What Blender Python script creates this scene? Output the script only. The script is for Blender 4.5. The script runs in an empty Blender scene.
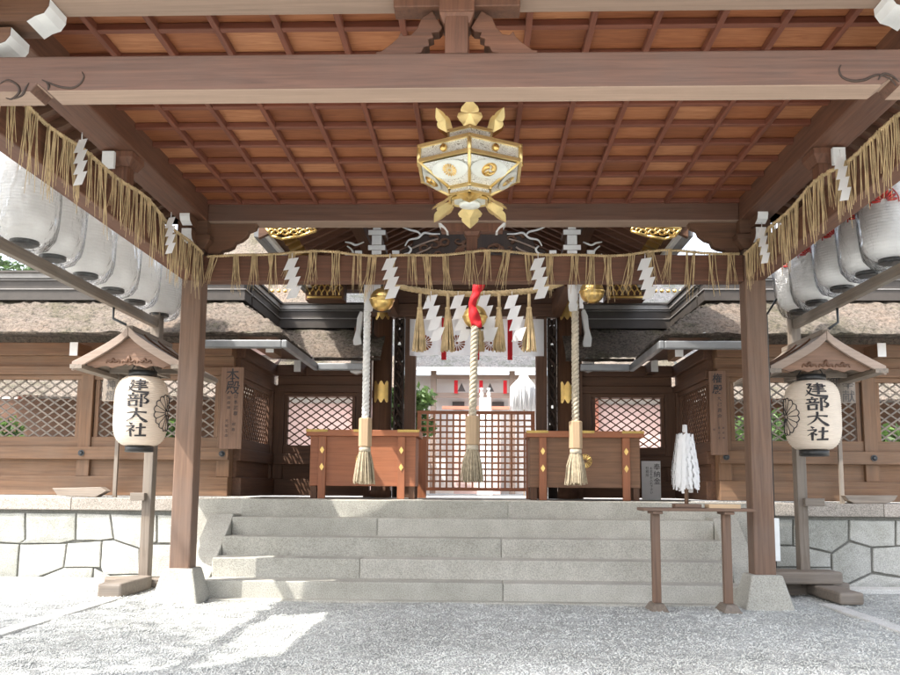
import bpy, bmesh, math, random
import numpy as np
from mathutils import Vector, Matrix
R = random.Random(7)
PI = math.pi
sc = bpy.context.scene
COL = sc.collection

# ------------------------------------------------------------------ camera
CAM = np.array([.1, -9.36, 1.2]); FPX = 880.0
_y, _p, _r = np.radians([1.95, 7.0, .45])
_fw = np.array([-math.sin(_y)*math.cos(_p), math.cos(_y)*math.cos(_p), math.sin(_p)])
_rt = np.array([math.cos(_y), math.sin(_y), 0.0]); _up = np.cross(_rt, _fw)
_rt, _up = _rt*math.cos(_r)+_up*math.sin(_r), _up*math.cos(_r)-_rt*math.sin(_r)
_sy = 487-337.5-FPX*math.tan(_p)
def at(px, py, Y):
    """survey: where the sight line measured in the photograph meets the vertical plane at depth Y"""
    d = _fw*FPX+_rt*(px-450)+_up*(337.5+_sy-py)
    t = (Y-CAM[1])/d[1]
    v = CAM+d*t
    return float(v[0]), float(v[2])
def X(px, Y, py=450): return at(px, py, Y)[0]
def Z(py, Y, px=478): return at(px, py, Y)[1]
cd = bpy.data.cameras.new('camera'); cam = bpy.data.objects.new('camera', cd); COL.objects.link(cam)
m = Matrix.Identity(4)
for i in range(3):
    m[i][0] = _rt[i]; m[i][1] = _up[i]; m[i][2] = -_fw[i]; m[i][3] = CAM[i]
cam.matrix_world = m
cd.sensor_width = 36; cd.lens = FPX*36/900; cd.shift_y = _sy/900; cd.clip_end = 2000; cd.clip_start = .05
sc.camera = cam

# ------------------------------------------------------------------ materials
def newmat(name):
    mt = bpy.data.materials.new(name); mt.use_nodes = True
    nt = mt.node_tree; b = nt.nodes['Principled BSDF']
    return mt, nt, b
def nd(nt, t, **kw):
    n = nt.nodes.new(t)
    for k, v in kw.items():
        if k in n.inputs: n.inputs[k].default_value = v
        else: setattr(n, k, v)
    return n
def c4(c, k=1.0): return (min(c[0]*k, 1), min(c[1]*k, 1), min(c[2]*k, 1), 1)
def ramp(nt, src, stops):
    n = nt.nodes.new('ShaderNodeValToRGB'); e = n.color_ramp.elements
    while len(e) < len(stops): e.new(.5)
    for i, (p, c) in enumerate(stops):
        e[i].position = p; e[i].color = c
    nt.links.new(src, n.inputs[0]); return n
def mixc(nt, mode, fac, a, b):
    n = nt.nodes.new('ShaderNodeMix'); n.data_type = 'RGBA'; n.blend_type = mode
    for s, v in ((n.inputs[0], fac), (n.inputs[6], a), (n.inputs[7], b)):
        if hasattr(v, 'is_linked'): nt.links.new(v, s)
        else: s.default_value = v
    return n.outputs[2]
def wood(name, base, axis='X', var=.4, rough=.62, stain=.35, grey=None, bump=.25, under=None):
    mt, nt, b = newmat(name); L = nt.links.new
    tc = nd(nt, 'ShaderNodeTexCoord'); mp = nd(nt, 'ShaderNodeMapping')
    s = {'X': (.35, 9, 9), 'Y': (9, .35, 9), 'Z': (9, 9, .35)}[axis]
    mp.inputs['Scale'].default_value = s
    geo = nd(nt, 'ShaderNodeNewGeometry')
    add = nd(nt, 'ShaderNodeVectorMath', operation='MULTIPLY_ADD')
    cmb = nd(nt, 'ShaderNodeCombineXYZ')
    for i in range(3): L(geo.outputs['Random Per Island'], cmb.inputs[i])
    L(cmb.outputs[0], add.inputs[0]); add.inputs[1].default_value = (7, 7, 7); L(tc.outputs['Object'], add.inputs[2])
    L(add.outputs[0], mp.inputs[0])
    n1 = nd(nt, 'ShaderNodeTexNoise', Scale=4.0, Detail=7.0, Roughness=.62, Distortion=.6); L(mp.outputs[0], n1.inputs['Vector'])
    n2 = nd(nt, 'ShaderNodeTexNoise', Scale=1.7, Detail=4.0, Roughness=.6); L(tc.outputs['Object'], n2.inputs['Vector'])
    rp = ramp(nt, n1.outputs['Fac'], [(.3, c4(base, 1-var)), (.55, c4(base)), (.75, c4(base, 1+var*.7))])
    g = grey or tuple(.5*sum(base)/3+.5*x for x in base)
    st = ramp(nt, n2.outputs['Fac'], [(.38, (0, 0, 0, 1)), (.7, (1, 1, 1, 1))])
    f = nd(nt, 'ShaderNodeMath', operation='MULTIPLY'); L(st.outputs[0], f.inputs[0]); f.inputs[1].default_value = stain
    c = mixc(nt, 'MIX', f.outputs[0], rp.outputs[0], c4(g))
    isl = ramp(nt, geo.outputs['Random Per Island'], [(0, (.78, .78, .78, 1)), (1, (1.12, 1.1, 1.08, 1))])
    c = mixc(nt, 'MULTIPLY', 1.0, c, isl.outputs[0])
    if under:                                             # bounce light painted in: downward faces get a paler tone
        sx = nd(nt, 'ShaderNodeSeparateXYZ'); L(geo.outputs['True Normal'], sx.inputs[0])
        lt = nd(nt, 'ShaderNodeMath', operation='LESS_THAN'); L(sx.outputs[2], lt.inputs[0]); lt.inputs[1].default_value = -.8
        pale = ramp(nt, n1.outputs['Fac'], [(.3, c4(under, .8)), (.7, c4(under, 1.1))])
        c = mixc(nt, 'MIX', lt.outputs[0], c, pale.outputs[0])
    L(c, b.inputs['Base Color']); b.inputs['Roughness'].default_value = rough
    bp = nd(nt, 'ShaderNodeBump', Strength=bump, Distance=.01); L(n1.outputs['Fac'], bp.inputs['Height']); L(bp.outputs[0], b.inputs['Normal'])
    return mt
def stone(name, base, speck=.35, stain=.4, rough=.85, bump=.5, scale=1.0, moss=None):
    mt, nt, b = newmat(name); L = nt.links.new
    tc = nd(nt, 'ShaderNodeTexCoord'); geo = nd(nt, 'ShaderNodeNewGeometry')
    n1 = nd(nt, 'ShaderNodeTexNoise', Scale=90*scale, Detail=3.0, Roughness=.7); L(tc.outputs['Object'], n1.inputs['Vector'])
    n2 = nd(nt, 'ShaderNodeTexNoise', Scale=2.2*scale, Detail=7.0, Roughness=.68); L(tc.outputs['Object'], n2.inputs['Vector'])
    a = ramp(nt, n1.outputs['Fac'], [(.35, c4(base, 1-speck)), (.6, c4(base, 1+speck*.4))])
    s = ramp(nt, n2.outputs['Fac'], [(.35, c4(moss or (.45, .44, .4), 1)), (.62, (1, 1, 1, 1))])
    c = mixc(nt, 'MULTIPLY', stain, a.outputs[0], s.outputs[0])
    isl = ramp(nt, geo.outputs['Random Per Island'], [(0, (.8, .8, .78, 1)), (1, (1.12, 1.1, 1.1, 1))])
    c = mixc(nt, 'MULTIPLY', 1.0, c, isl.outputs[0])
    L(c, b.inputs['Base Color']); b.inputs['Roughness'].default_value = rough
    ad = nd(nt, 'ShaderNodeMath', operation='ADD'); L(n1.outputs['Fac'], ad.inputs[0]); L(n2.outputs['Fac'], ad.inputs[1])
    bp = nd(nt, 'ShaderNodeBump', Strength=bump, Distance=.012); L(ad.outputs[0], bp.inputs['Height']); L(bp.outputs[0], b.inputs['Normal'])
    return mt
def plain(name, base, rough=.6, metal=0., var=.15, scale=12., trans=0., bump=0., bscale=40., alpha=None):
    mt, nt, b = newmat(name); L = nt.links.new
    tc = nd(nt, 'ShaderNodeTexCoord')
    n1 = nd(nt, 'ShaderNodeTexNoise', Scale=scale, Detail=5.0, Roughness=.6); L(tc.outputs['Object'], n1.inputs['Vector'])
    a = ramp(nt, n1.outputs['Fac'], [(.3, c4(base, 1-var)), (.7, c4(base, 1+var*.5))])
    L(a.outputs[0], b.inputs['Base Color']); b.inputs['Roughness'].default_value = rough; b.inputs['Metallic'].default_value = metal
    if bump:
        n2 = nd(nt, 'ShaderNodeTexNoise', Scale=bscale, Detail=4.0); L(tc.outputs['Object'], n2.inputs['Vector'])
        bp = nd(nt, 'ShaderNodeBump', Strength=bump, Distance=.01); L(n2.outputs['Fac'], bp.inputs['Height']); L(bp.outputs[0], b.inputs['Normal'])
    if trans:
        tr = nd(nt, 'ShaderNodeBsdfTranslucent'); L(a.outputs[0], tr.inputs[0])
        mx = nd(nt, 'ShaderNodeMixShader'); mx.inputs[0].default_value = trans
        L(b.outputs[0], mx.inputs[1]); L(tr.outputs[0], mx.inputs[2])
        L(mx.outputs[0], nt.nodes['Material Output'].inputs[0])
    return mt

M = {}
def P3(key, base, **k):
    for a in 'XYZ': M[key+a] = wood(key+a, base, a, **k)
P3('hall', (.165, .07, .038), stain=.2)                       # pavilion timber, reddish brown
P3('hallu', (.15, .072, .045), stain=.5, grey=(.13, .085, .065), under=(.36, .25, .185))  # under: paler tone standing in for ground bounce on beam undersides
P3('pale', (.215, .125, .08), stain=.5)                       # weathered columns
P3('rib', (.20, .06, .030), stain=.15, var=.3)
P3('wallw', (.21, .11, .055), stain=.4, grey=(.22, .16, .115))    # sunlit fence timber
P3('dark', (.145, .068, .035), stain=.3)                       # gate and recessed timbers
P3('red', (.42, .15, .065), stain=.15, var=.25, rough=.5)     # offertory boxes
P3('grey', (.23, .185, .145), stain=.5, grey=(.27, .25, .225))     # weathered grey timber
P3('board', (.24, .135, .085), stain=.3)
P3('fresh', (.36, .27, .215), stain=.4, var=.2)
P3('lat', (.50, .22, .11), stain=.2)
P3('tan', (.62, .44, .27), stain=.1, var=.15)
M['char'] = wood('char', (.045, .024, .014), 'Z', var=.5)
# ceiling boards: one tone per coffer
def ceilmat():
    mt, nt, b = newmat('ceiling_board'); L = nt.links.new
    tc = nd(nt, 'ShaderNodeTexCoord'); geo = nd(nt, 'ShaderNodeNewGeometry')
    mp = nd(nt, 'ShaderNodeMapping'); mp.inputs['Scale'].default_value = (1.2, 14, 14); L(tc.outputs['Object'], mp.inputs[0])
    n = nd(nt, 'ShaderNodeTexNoise', Scale=3.0, Detail=6.0, Distortion=1.2); L(mp.outputs[0], n.inputs['Vector'])
    a = ramp(nt, n.outputs['Fac'], [(.3, (.25, .078, .026, 1)), (.7, (.39, .15, .058, 1))])
    i = ramp(nt, geo.outputs['Random Per Island'], [(0, (.55, .46, .40, 1)), (.6, (.95, .92, .9, 1)), (1, (1.25, 1.5, 1.8, 1))])
    L(mixc(nt, 'MULTIPLY', 1., a.outputs[0], i.outputs[0]), b.inputs['Base Color']); b.inputs['Roughness'].default_value = .6
    return mt
M['ceil'] = ceilmat()
M['granite'] = stone('granite', (.53, .52, .47), stain=.4)
M['wallstone'] = stone('wallstone', (.46, .465, .44), stain=.55, moss=(.5, .5, .42))
M['coping'] = stone('coping', (.42, .38, .34), speck=.5, stain=.4)
M['joint'] = stone('joint', (.24, .24, .22), bump=.3)
M['kerb'] = stone('kerb', (.74, .74, .72), stain=.35)
M['white'] = plain('white', (.82, .82, .80), .55, var=.06)
M['paper'] = plain('paper', (.93, .93, .93), .8, var=.03, trans=.4)
M['cream'] = plain('cream', (.86, .75, .63), .75, var=.10, scale=3, trans=.22)
M['chochin'] = plain('chochin', (.92, .91, .89), .6, var=.05, scale=5, trans=.6)
M['chochin_shade'] = plain('chochin_shade', (.97, .965, .95), .6, var=.03, scale=5, trans=.12)  # copy for the shaded row: paler, less translucent, brightness put into the colour
M['ink'] = plain('ink', (.035, .032, .035), .7, var=.3)
M['inkgrey'] = plain('inkgrey', (.10, .09, .085), .8, var=.4, scale=60)
M['black'] = plain('black', (.022, .022, .022), .35, var=.2)
M['gold'] = plain('gold', (.82, .56, .20), .3, metal=.9, var=.15)
M['palegold'] = plain('palegold', (.86, .66, .30), .34, metal=.75, var=.12)
M['oldgold'] = plain('oldgold', (.50, .34, .11), .4, metal=.8, var=.3)
M['straw'] = plain('straw', (.60, .45, .25), .85, var=.35, scale=9)
M['tassel'] = plain('tassel', (.46, .385, .27), .9, var=.35, scale=25)
M['hemp'] = plain('hemp', (.56, .49, .38), .9, var=.25, scale=20)
M['ropewhite'] = plain('ropewhite', (.80, .79, .76), .85, var=.15, scale=20)
M['redcloth'] = plain('redcloth', (.62, .012, .02), .75, var=.3, scale=8)
M['redprint'] = plain('redprint', (.62, .05, .04), .7, var=.2)
M['copper'] = plain('copper', (.05, .041, .034), .55, metal=.0, var=.35, scale=4)
M['seam'] = plain('seam', (.25, .235, .22), .4, metal=.2, var=.15)
M['gutter'] = plain('gutter', (.30, .31, .32), .45, metal=.5, var=.25, scale=3)
M['iron'] = plain('iron', (.08, .085, .09), .45, metal=.8, var=.3)
M['plaster'] = plain('plaster', (.85, .83, .80), .8, var=.08, scale=2)
M['pink'] = plain('pink', (.70, .50, .45), .7, var=.12, scale=2)
M['verm'] = plain('verm', (.52, .20, .13), .6, var=.2, scale=3)
M['boxmetal'] = plain('boxmetal', (.72, .74, .74), .5, var=.06)
M['brownprint'] = plain('brownprint', (.30, .10, .045), .8, var=.25)
def thatchmat(name, base):
    mt, nt, b = newmat(name); L = nt.links.new
    tc = nd(nt, 'ShaderNodeTexCoord')
    n1 = nd(nt, 'ShaderNodeTexNoise', Scale=22.0, Detail=8.0, Roughness=.85); L(tc.outputs['Object'], n1.inputs['Vector'])
    n2 = nd(nt, 'ShaderNodeTexNoise', Scale=1.6, Detail=5.0, Roughness=.7); L(tc.outputs['Object'], n2.inputs['Vector'])
    a = ramp(nt, n1.outputs['Fac'], [(.38, c4(base, .22)), (.5, c4(base)), (.64, c4(base, 1.6))])
    s = ramp(nt, n2.outputs['Fac'], [(.4, (.55, .6, .45, 1)), (.52, (1, 1, 1, 1)), (.75, (1.15, .98, .85, 1))])
    L(mixc(nt, 'MULTIPLY', .75, a.outputs[0], s.outputs[0]), b.inputs['Base Color']); b.inputs['Roughness'].default_value = .95
    bp = nd(nt, 'ShaderNodeBump', Strength=1.0, Distance=.06); L(n1.outputs['Fac'], bp.inputs['Height']); L(bp.outputs[0], b.inputs['Normal'])
    return mt
M['thatch'] = thatchmat('thatch', (.225, .185, .15)); M['hallthatch'] = thatchmat('hallthatch', (.13, .13, .135))
M['thatchedge'] = thatchmat('thatchedge', (.10, .075, .06))
def gravelmat(name, base, isl=False):
    mt, nt, b = newmat(name); L = nt.links.new
    tc = nd(nt, 'ShaderNodeTexCoord'); geo = nd(nt, 'ShaderNodeNewGeometry')
    n0 = nd(nt, 'ShaderNodeTexNoise', Scale=.55, Detail=4.0, Roughness=.6); L(tc.outputs['Object'], n0.inputs['Vector'])
    n2 = nd(nt, 'ShaderNodeTexNoise', Scale=9.0, Detail=5.0, Roughness=.7); L(tc.outputs['Object'], n2.inputs['Vector'])
    v = nd(nt, 'ShaderNodeTexVoronoi', Scale=75.0); L(tc.outputs['Object'], v.inputs['Vector'])
    if isl: a = ramp(nt, geo.outputs['Random Per Island'], [(0, c4(base, .82)), (.6, c4(base)), (1, c4(base, 1.12))])
    else: a = ramp(nt, v.outputs['Color'], [(.1, c4(base, .6)), (.6, c4(base)), (.95, c4(base, 1.25))])
    s = ramp(nt, n0.outputs['Fac'], [(.35, (.78, .78, .77, 1)), (.65, (1.05, 1.05, 1.05, 1))])
    s2 = ramp(nt, n2.outputs['Fac'], [(.35, (.72, .72, .72, 1)), (.6, (1.05, 1.05, 1.05, 1))])
    c = mixc(nt, 'MULTIPLY', 1., a.outputs[0], s.outputs[0]); c = mixc(nt, 'MULTIPLY', .8, c, s2.outputs[0])
    L(c, b.inputs['Base Color']); b.inputs['Roughness'].default_value = .95
    if not isl:
        ad = nd(nt, 'ShaderNodeMath', operation='MULTIPLY_ADD'); L(n2.outputs['Fac'], ad.inputs[0]); ad.inputs[1].default_value = 2.2; L(v.outputs['Distance'], ad.inputs[2])
        bp = nd(nt, 'ShaderNodeBump', Strength=.8, Distance=.02); L(ad.outputs[0], bp.inputs['Height']); L(bp.outputs[0], b.inputs['Normal'])
    return mt
M['gravel'] = gravelmat('gravel', (.56, .575, .555))
M['pebble'] = gravelmat('pebble', (.64, .65, .62), True)
M['court'] = gravelmat('court', (.62, .61, .59))
def leafmat(name, base):
    mt, nt, b = newmat(name); L = nt.links.new
    geo = nd(nt, 'ShaderNodeNewGeometry')
    a = ramp(nt, geo.outputs['Random Per Island'], [(0, c4(base, .5)), (1, c4(base, 1.7))])
    L(a.outputs[0], b.inputs['Base Color']); b.inputs['Roughness'].default_value = .55
    tr = nd(nt, 'ShaderNodeBsdfTranslucent'); L(a.outputs[0], tr.inputs[0])
    mx = nd(nt, 'ShaderNodeMixShader'); mx.inputs[0].default_value = .35
    L(b.outputs[0], mx.inputs[1]); L(tr.outputs[0], mx.inputs[2]); L(mx.outputs[0], nt.nodes['Material Output'].inputs[0])
    return mt
M['leaf'] = leafmat('leaf', (.075, .13, .035)); M['leafdark'] = leafmat('leafdark', (.05, .085, .03))
def plasticmat():
    mt, nt, b = newmat('clear_plastic'); L = nt.links.new
    tc = nd(nt, 'ShaderNodeTexCoord'); mp = nd(nt, 'ShaderNodeMapping'); mp.inputs['Scale'].default_value = (1, 1, .35); L(tc.outputs['Object'], mp.inputs[0])
    n = nd(nt, 'ShaderNodeTexNoise', Scale=11.0, Detail=3.0, Distortion=1.5); L(mp.outputs[0], n.inputs['Vector'])
    bp = nd(nt, 'ShaderNodeBump', Strength=.9, Distance=.05); L(n.outputs['Fac'], bp.inputs['Height'])
    gl = nd(nt, 'ShaderNodeBsdfGlossy', Roughness=.12); L(bp.outputs[0], gl.inputs['Normal'])
    tr = nd(nt, 'ShaderNodeBsdfTransparent'); tr.inputs[0].default_value = (.99, .99, .99, 1)
    fr = nd(nt, 'ShaderNodeFresnel', IOR=1.45); L(bp.outputs[0], fr.inputs['Normal'])
    ad = nd(nt, 'ShaderNodeMath', operation='MULTIPLY_ADD'); L(fr.outputs[0], ad.inputs[0]); ad.inputs[1].default_value = .9; ad.inputs[2].default_value = .02
    mx = nd(nt, 'ShaderNodeMixShader'); L(ad.outputs[0], mx.inputs[0]); L(tr.outputs[0], mx.inputs[1]); L(gl.outputs[0], mx.inputs[2])
    L(mx.outputs[0], nt.nodes['Material Output'].inputs[0])
    return mt
M['plastic'] = plasticmat()
def filigree():
    mt, nt, b = newmat('silver_filigree'); L = nt.links.new
    tc = nd(nt, 'ShaderNodeTexCoord')
    n = nd(nt, 'ShaderNodeTexNoise', Scale=11.0, Detail=1.0, Distortion=2.0); L(tc.outputs['Object'], n.inputs['Vector'])
    w = nd(nt, 'ShaderNodeMath', operation='PINGPONG'); L(n.outputs['Fac'], w.inputs[0]); w.inputs[1].default_value = .045
    a = ramp(nt, w.outputs[0], [(.004, (.34, .31, .25, 1)), (.014, (.80, .80, .74, 1))])
    L(a.outputs[0], b.inputs['Base Color']); b.inputs['Metallic'].default_value = .25; b.inputs['Roughness'].default_value = .35
    return mt
M['filigree'] = filigree()
M['silver'] = plain('silver', (.80, .82, .76), .32, metal=.2, var=.1)

# ------------------------------------------------------------------ mesh builder
class MB:
    def __init__(s): s.v = []; s.f = []; s.sm = []
    def add(s, vs, fs, smooth=False):
        o = len(s.v); s.v += [tuple(float(q) for q in p) for p in vs]; s.f += [tuple(i+o for i in f) for f in fs]; s.sm += [smooth]*len(fs); return s
    def box(s, x0, x1, y0, y1, z0, z1):
        if x0 > x1: x0, x1 = x1, x0
        if y0 > y1: y0, y1 = y1, y0
        if z0 > z1: z0, z1 = z1, z0
        return s.add([(x0, y0, z0), (x1, y0, z0), (x1, y1, z0), (x0, y1, z0), (x0, y0, z1), (x1, y0, z1), (x1, y1, z1), (x0, y1, z1)],
              [(0, 3, 2, 1), (4, 5, 6, 7), (0, 1, 5, 4), (1, 2, 6, 5), (2, 3, 7, 6), (3, 0, 4, 7)])
    def frustum(s, cx, cy, z0, z1, a, b, a2=None, b2=None):
        a2 = a2 or a; b2 = b2 or b
        vs = [(cx+i*a, cy+j*a2, z0) for i, j in ((-1, -1), (1, -1), (1, 1), (-1, 1))]+[(cx+i*b, cy+j*b2, z1) for i, j in ((-1, -1), (1, -1), (1, 1), (-1, 1))]
        return s.add(vs, [(0, 3, 2, 1), (4, 5, 6, 7), (0, 1, 5, 4), (1, 2, 6, 5), (2, 3, 7, 6), (3, 0, 4, 7)])
    def bar(s, p0, p1, w, h, up=(0, 0, 1)):
        p0 = Vector(p0); p1 = Vector(p1); d = (p1-p0).normalized(); u = Vector(up)
        sd = d.cross(u)
        if sd.length < 1e-4: sd = d.cross(Vector((0, 1, 0)))
        sd.normalize(); u = sd.cross(d)
        vs = []
        for p in (p0, p1):
            for a, b in ((-1, -1), (1, -1), (1, 1), (-1, 1)): vs.append(p+sd*(a*w/2)+u*(b*h/2))
        return s.add(vs, [(0, 1, 2, 3), (7, 6, 5, 4), (0, 4, 5, 1), (1, 5, 6, 2), (2, 6, 7, 3), (3, 7, 4, 0)])
    def tube(s, pts, r, n=6, cap=True, smooth=True):
        pts = [Vector(p) for p in pts]; k = len(pts)
        rs = r if isinstance(r, (list, tuple)) else [r]*k
        vs = []; prev = None
        for i, p in enumerate(pts):
            d = (pts[min(i+1, k-1)]-pts[max(i-1, 0)]).normalized()
            a = prev if prev is not None else (Vector((0, 0, 1)) if abs(d.z) < .9 else Vector((1, 0, 0)))
            a = (a-d*a.dot(d))
            if a.length < 1e-5: a = d.orthogonal()
            a.normalize(); prev = a; b = d.cross(a)
            for j in range(n):
                t = 2*PI*j/n; vs.append(p+(a*math.cos(t)+b*math.sin(t))*rs[i])
        fs = [(i*n+j, i*n+(j+1) % n, (i+1)*n+(j+1) % n, (i+1)*n+j) for i in range(k-1) for j in range(n)]
        s.add(vs, fs, smooth)
        if cap:
            o = len(s.v)-k*n; s.f += [tuple(o+j for j in reversed(range(n))), tuple(o+(k-1)*n+j for j in range(n))]; s.sm += [False, False]
        return s
    def lathe(s, prof, cx, cy, n=24, cap=True, smooth=True, squash=1.0):
        vs = []; k = len(prof)
        for r, z in prof:
            for j in range(n):
                t = 2*PI*j/n; vs.append((cx+r*math.cos(t), cy+r*math.sin(t)*squash, z))
        fs = [(i*n+j, i*n+(j+1) % n, (i+1)*n+(j+1) % n, (i+1)*n+j) for i in range(k-1) for j in range(n)]
        s.add(vs, fs, smooth)
        if cap:
            o = len(s.v)-k*n; s.f += [tuple(o+j for j in reversed(range(n))), tuple(o+(k-1)*n+j for j in range(n))]; s.sm += [False, False]
        return s
    def prism(s, poly, y0, y1, plane='XZ'):
        # poly in (u,w); plane XZ extrudes along Y, YZ extrudes along X, XY along Z
        a = sum(poly[i][0]*poly[(i+1) % len(poly)][1]-poly[(i+1) % len(poly)][0]*poly[i][1] for i in range(len(poly)))
        if a < 0: poly = poly[::-1]
        def mk(u, w, t): return (u, t, w) if plane == 'XZ' else ((t, u, w) if plane == 'YZ' else (u, w, t))
        n = len(poly); vs = [mk(u, w, y0) for u, w in poly]+[mk(u, w, y1) for u, w in poly]
        return s.add(vs, [tuple(range(n)), tuple(reversed(range(n, 2*n)))]+[(i, n+i, n+(i+1) % n, (i+1) % n) for i in range(n)])
    def grid(s, fn, nu, nv, smooth=True):
        vs = [fn(i/nu, j/nv) for j in range(nv+1) for i in range(nu+1)]
        return s.add(vs, [(j*(nu+1)+i, j*(nu+1)+i+1, (j+1)*(nu+1)+i+1, (j+1)*(nu+1)+i) for j in range(nv) for i in range(nu)], smooth)
    def merge(s, o):
        return s.add(o.v, o.f, False) if not any(o.sm) else s._m(o)
    def _m(s, o):
        k = len(s.v); s.v += o.v; s.f += [tuple(i+k for i in f) for f in o.f]; s.sm += o.sm; return s
    def build(s, name, mat, parent=None, bevel=0., normals=True):
        org = Vector((0, 0, 0)); q = parent
        while q: org += q.location; q = q.parent
        me = bpy.data.meshes.new(name)
        me.from_pydata([(a-org.x, b-org.y, c-org.z) for a, b, c in s.v], [], s.f)
        if normals:
            bm = bmesh.new(); bm.from_mesh(me); bmesh.ops.recalc_face_normals(bm, faces=bm.faces); bm.to_mesh(me); bm.free()
        me.polygons.foreach_set('use_smooth', s.sm)
        me.materials.append(mat); me.update()
        ob = bpy.data.objects.new(name, me); COL.objects.link(ob)
        if parent: ob.parent = parent
        if bevel:
            b = ob.modifiers.new('bevel', 'BEVEL'); b.width = bevel; b.segments = 2; b.limit_method = 'ANGLE'; b.angle_limit = math.radians(50)
        return ob

def tag(o, label=None, cat=None, group=None, kind=None):
    if label: o['label'] = label
    if cat: o['category'] = cat
    if group: o['group'] = group
    if kind: o['kind'] = kind
    return o
def thing(name, loc, label, cat, group=None):
    o = bpy.data.objects.new(name, None); COL.objects.link(o); o.location = loc; o.empty_display_size = .1
    return tag(o, label, cat, group)
def kids(o): return [c for c in bpy.data.objects if c.parent == o]
def copy_tree(o, parent=None):
    c = o.copy(); COL.objects.link(c); c.parent = parent
    for ch in kids(o): copy_tree(ch, c)
    return c

# ------------------------------------------------------------------ brush writing
def catmull(pts, sub=6):
    if len(pts) == 2: pts = [pts[0], tuple((a+b)/2 for a, b in zip(*pts)), pts[1]]
    out = []
    n = len(pts)
    for i in range(n-1):
        p0 = pts[max(i-1, 0)]; p1 = pts[i]; p2 = pts[i+1]; p3 = pts[min(i+2, n-1)]
        for k in range(sub):
            t = k/sub
            out.append(tuple(.5*(2*b+(c-a)*t+(2*a-5*b+4*c-d)*t*t+(3*b-a-3*c+d)*t**3) for a, b, c, d in zip(p0, p1, p2, p3)))
    out.append(pts[-1]); return out
def smooth_stroke(pts): return catmull(pts, 6)
def sharp_stroke(pts):
    out = []
    for a, b in zip(pts[:-1], pts[1:]):
        for k in range(5): out.append(tuple(p+(q-p)*k/5 for p, q in zip(a, b)))
    out.append(pts[-1]); return out
GLYPH = {
 '大': ['~', [(8, 62, 6), (50, 68, 5), (93, 66, 9)], [(48, 97, 8), (48, 72, 7), (37, 36, 6), (6, 4, 2)], [(48, 63, 5), (66, 30, 8), (90, 6, 12), (99, 8, 2)]],
 '社': ['~', [(20, 96, 4), (32, 85, 10)], '-', [(5, 70, 5), (42, 75, 7), (36, 62, 6), (4, 33, 2)], '~', [(25, 56, 8), (25, 1, 7)], [(30, 50, 4), (44, 38, 9)],
         [(50, 60, 6), (93, 65, 7)], [(70, 93, 8), (69, 8, 8)], [(43, 7, 7), (98, 10, 9)]],
 '部': ['~', [(27, 99, 5), (33, 89, 9)], [(7, 80, 6), (55, 84, 7)], [(18, 75, 5), (24, 62, 8)], [(45, 77, 7), (37, 62, 4)], [(3, 55, 6), (60, 60, 8)],
         [(14, 43, 7), (16, 6, 8)], '-', [(14, 42, 6), (48, 46, 7), (46, 8, 7)], '~', [(16, 12, 6), (47, 13, 6)], [(67, 94, 7), (67, 0, 8)],
         '-', [(66, 89, 6), (92, 91, 7), (78, 66, 4)], '~', [(78, 66, 4), (95, 50, 8), (88, 30, 8), (73, 32, 2)]],
 '建': ['-', [(37, 83, 5), (82, 87, 6), (80, 62, 5)], '~', [(24, 72, 5), (98, 76, 7)], [(37, 61, 5), (82, 63, 5)], [(33, 48, 5), (88, 52, 6)], [(30, 34, 5), (95, 38, 7)],
         [(58, 99, 7), (58, 16, 8)], '-', [(5, 88, 5), (27, 91, 7), (13, 60, 5), (29, 59, 6), (19, 28, 5), (3, 6, 2)], '~', [(8, 48, 3), (22, 20, 7), (50, 6, 9), (99, 1, 11)]],
 '本': ['~', [(8, 72, 6), (92, 75, 8)], [(50, 99, 8), (50, 0, 8)], [(48, 72, 6), (30, 44, 6), (3, 22, 2)], [(52, 72, 5), (72, 44, 8), (98, 24, 10)], [(32, 24, 6), (69, 26, 6)]],
}
def write_glyph(mb, ch, place, boost=1.0):
    """place(u,v,lift) maps the 0..1 glyph square to the surface"""
    mode = '~'; i = 0
    for st in GLYPH[ch]:
        if isinstance(st, str): mode = st; continue
        pts = smooth_stroke(st) if mode == '~' else sharp_stroke(st)
        L, Rr = [], []
        for k, (x, y, w) in enumerate(pts):
            a = pts[max(k-1, 0)]; b = pts[min(k+1, len(pts)-1)]
            dx, dy = b[0]-a[0], b[1]-a[1]; l = math.hypot(dx, dy) or 1
            w *= boost
            if k == 0: w *= .8
            nx, ny = -dy/l*w/2, dx/l*w/2
            L.append(place((x+nx)/100, (y+ny)/100, i*.0004)); Rr.append(place((x-nx)/100, (y-ny)/100, i*.0004))
        n = len(L); mb.add(L+Rr, [(k, k+1, n+k+1, n+k) for k in range(n-1)]); i += 1
def font_text(body, size, place, name, mat, parent, bold=0.):
    cu = bpy.data.curves.new('letters', 'FONT'); cu.body = body; cu.size = size; cu.offset = bold if size > .1 else 0; cu.resolution_u = 2
    ob = bpy.data.objects.new('letters', cu); COL.objects.link(ob)
    dg = bpy.context.evaluated_depsgraph_get(); dg.update()
    me = bpy.data.meshes.new_from_object(ob.evaluated_get(dg))
    mb = MB(); mb.add([place(v.co.x, v.co.y) for v in me.vertices], [tuple(p.vertices) for p in me.polygons])
    bpy.data.objects.remove(ob); bpy.data.curves.remove(cu); bpy.data.meshes.remove(me)
    return mb.build(name, mat, parent, normals=False)

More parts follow.
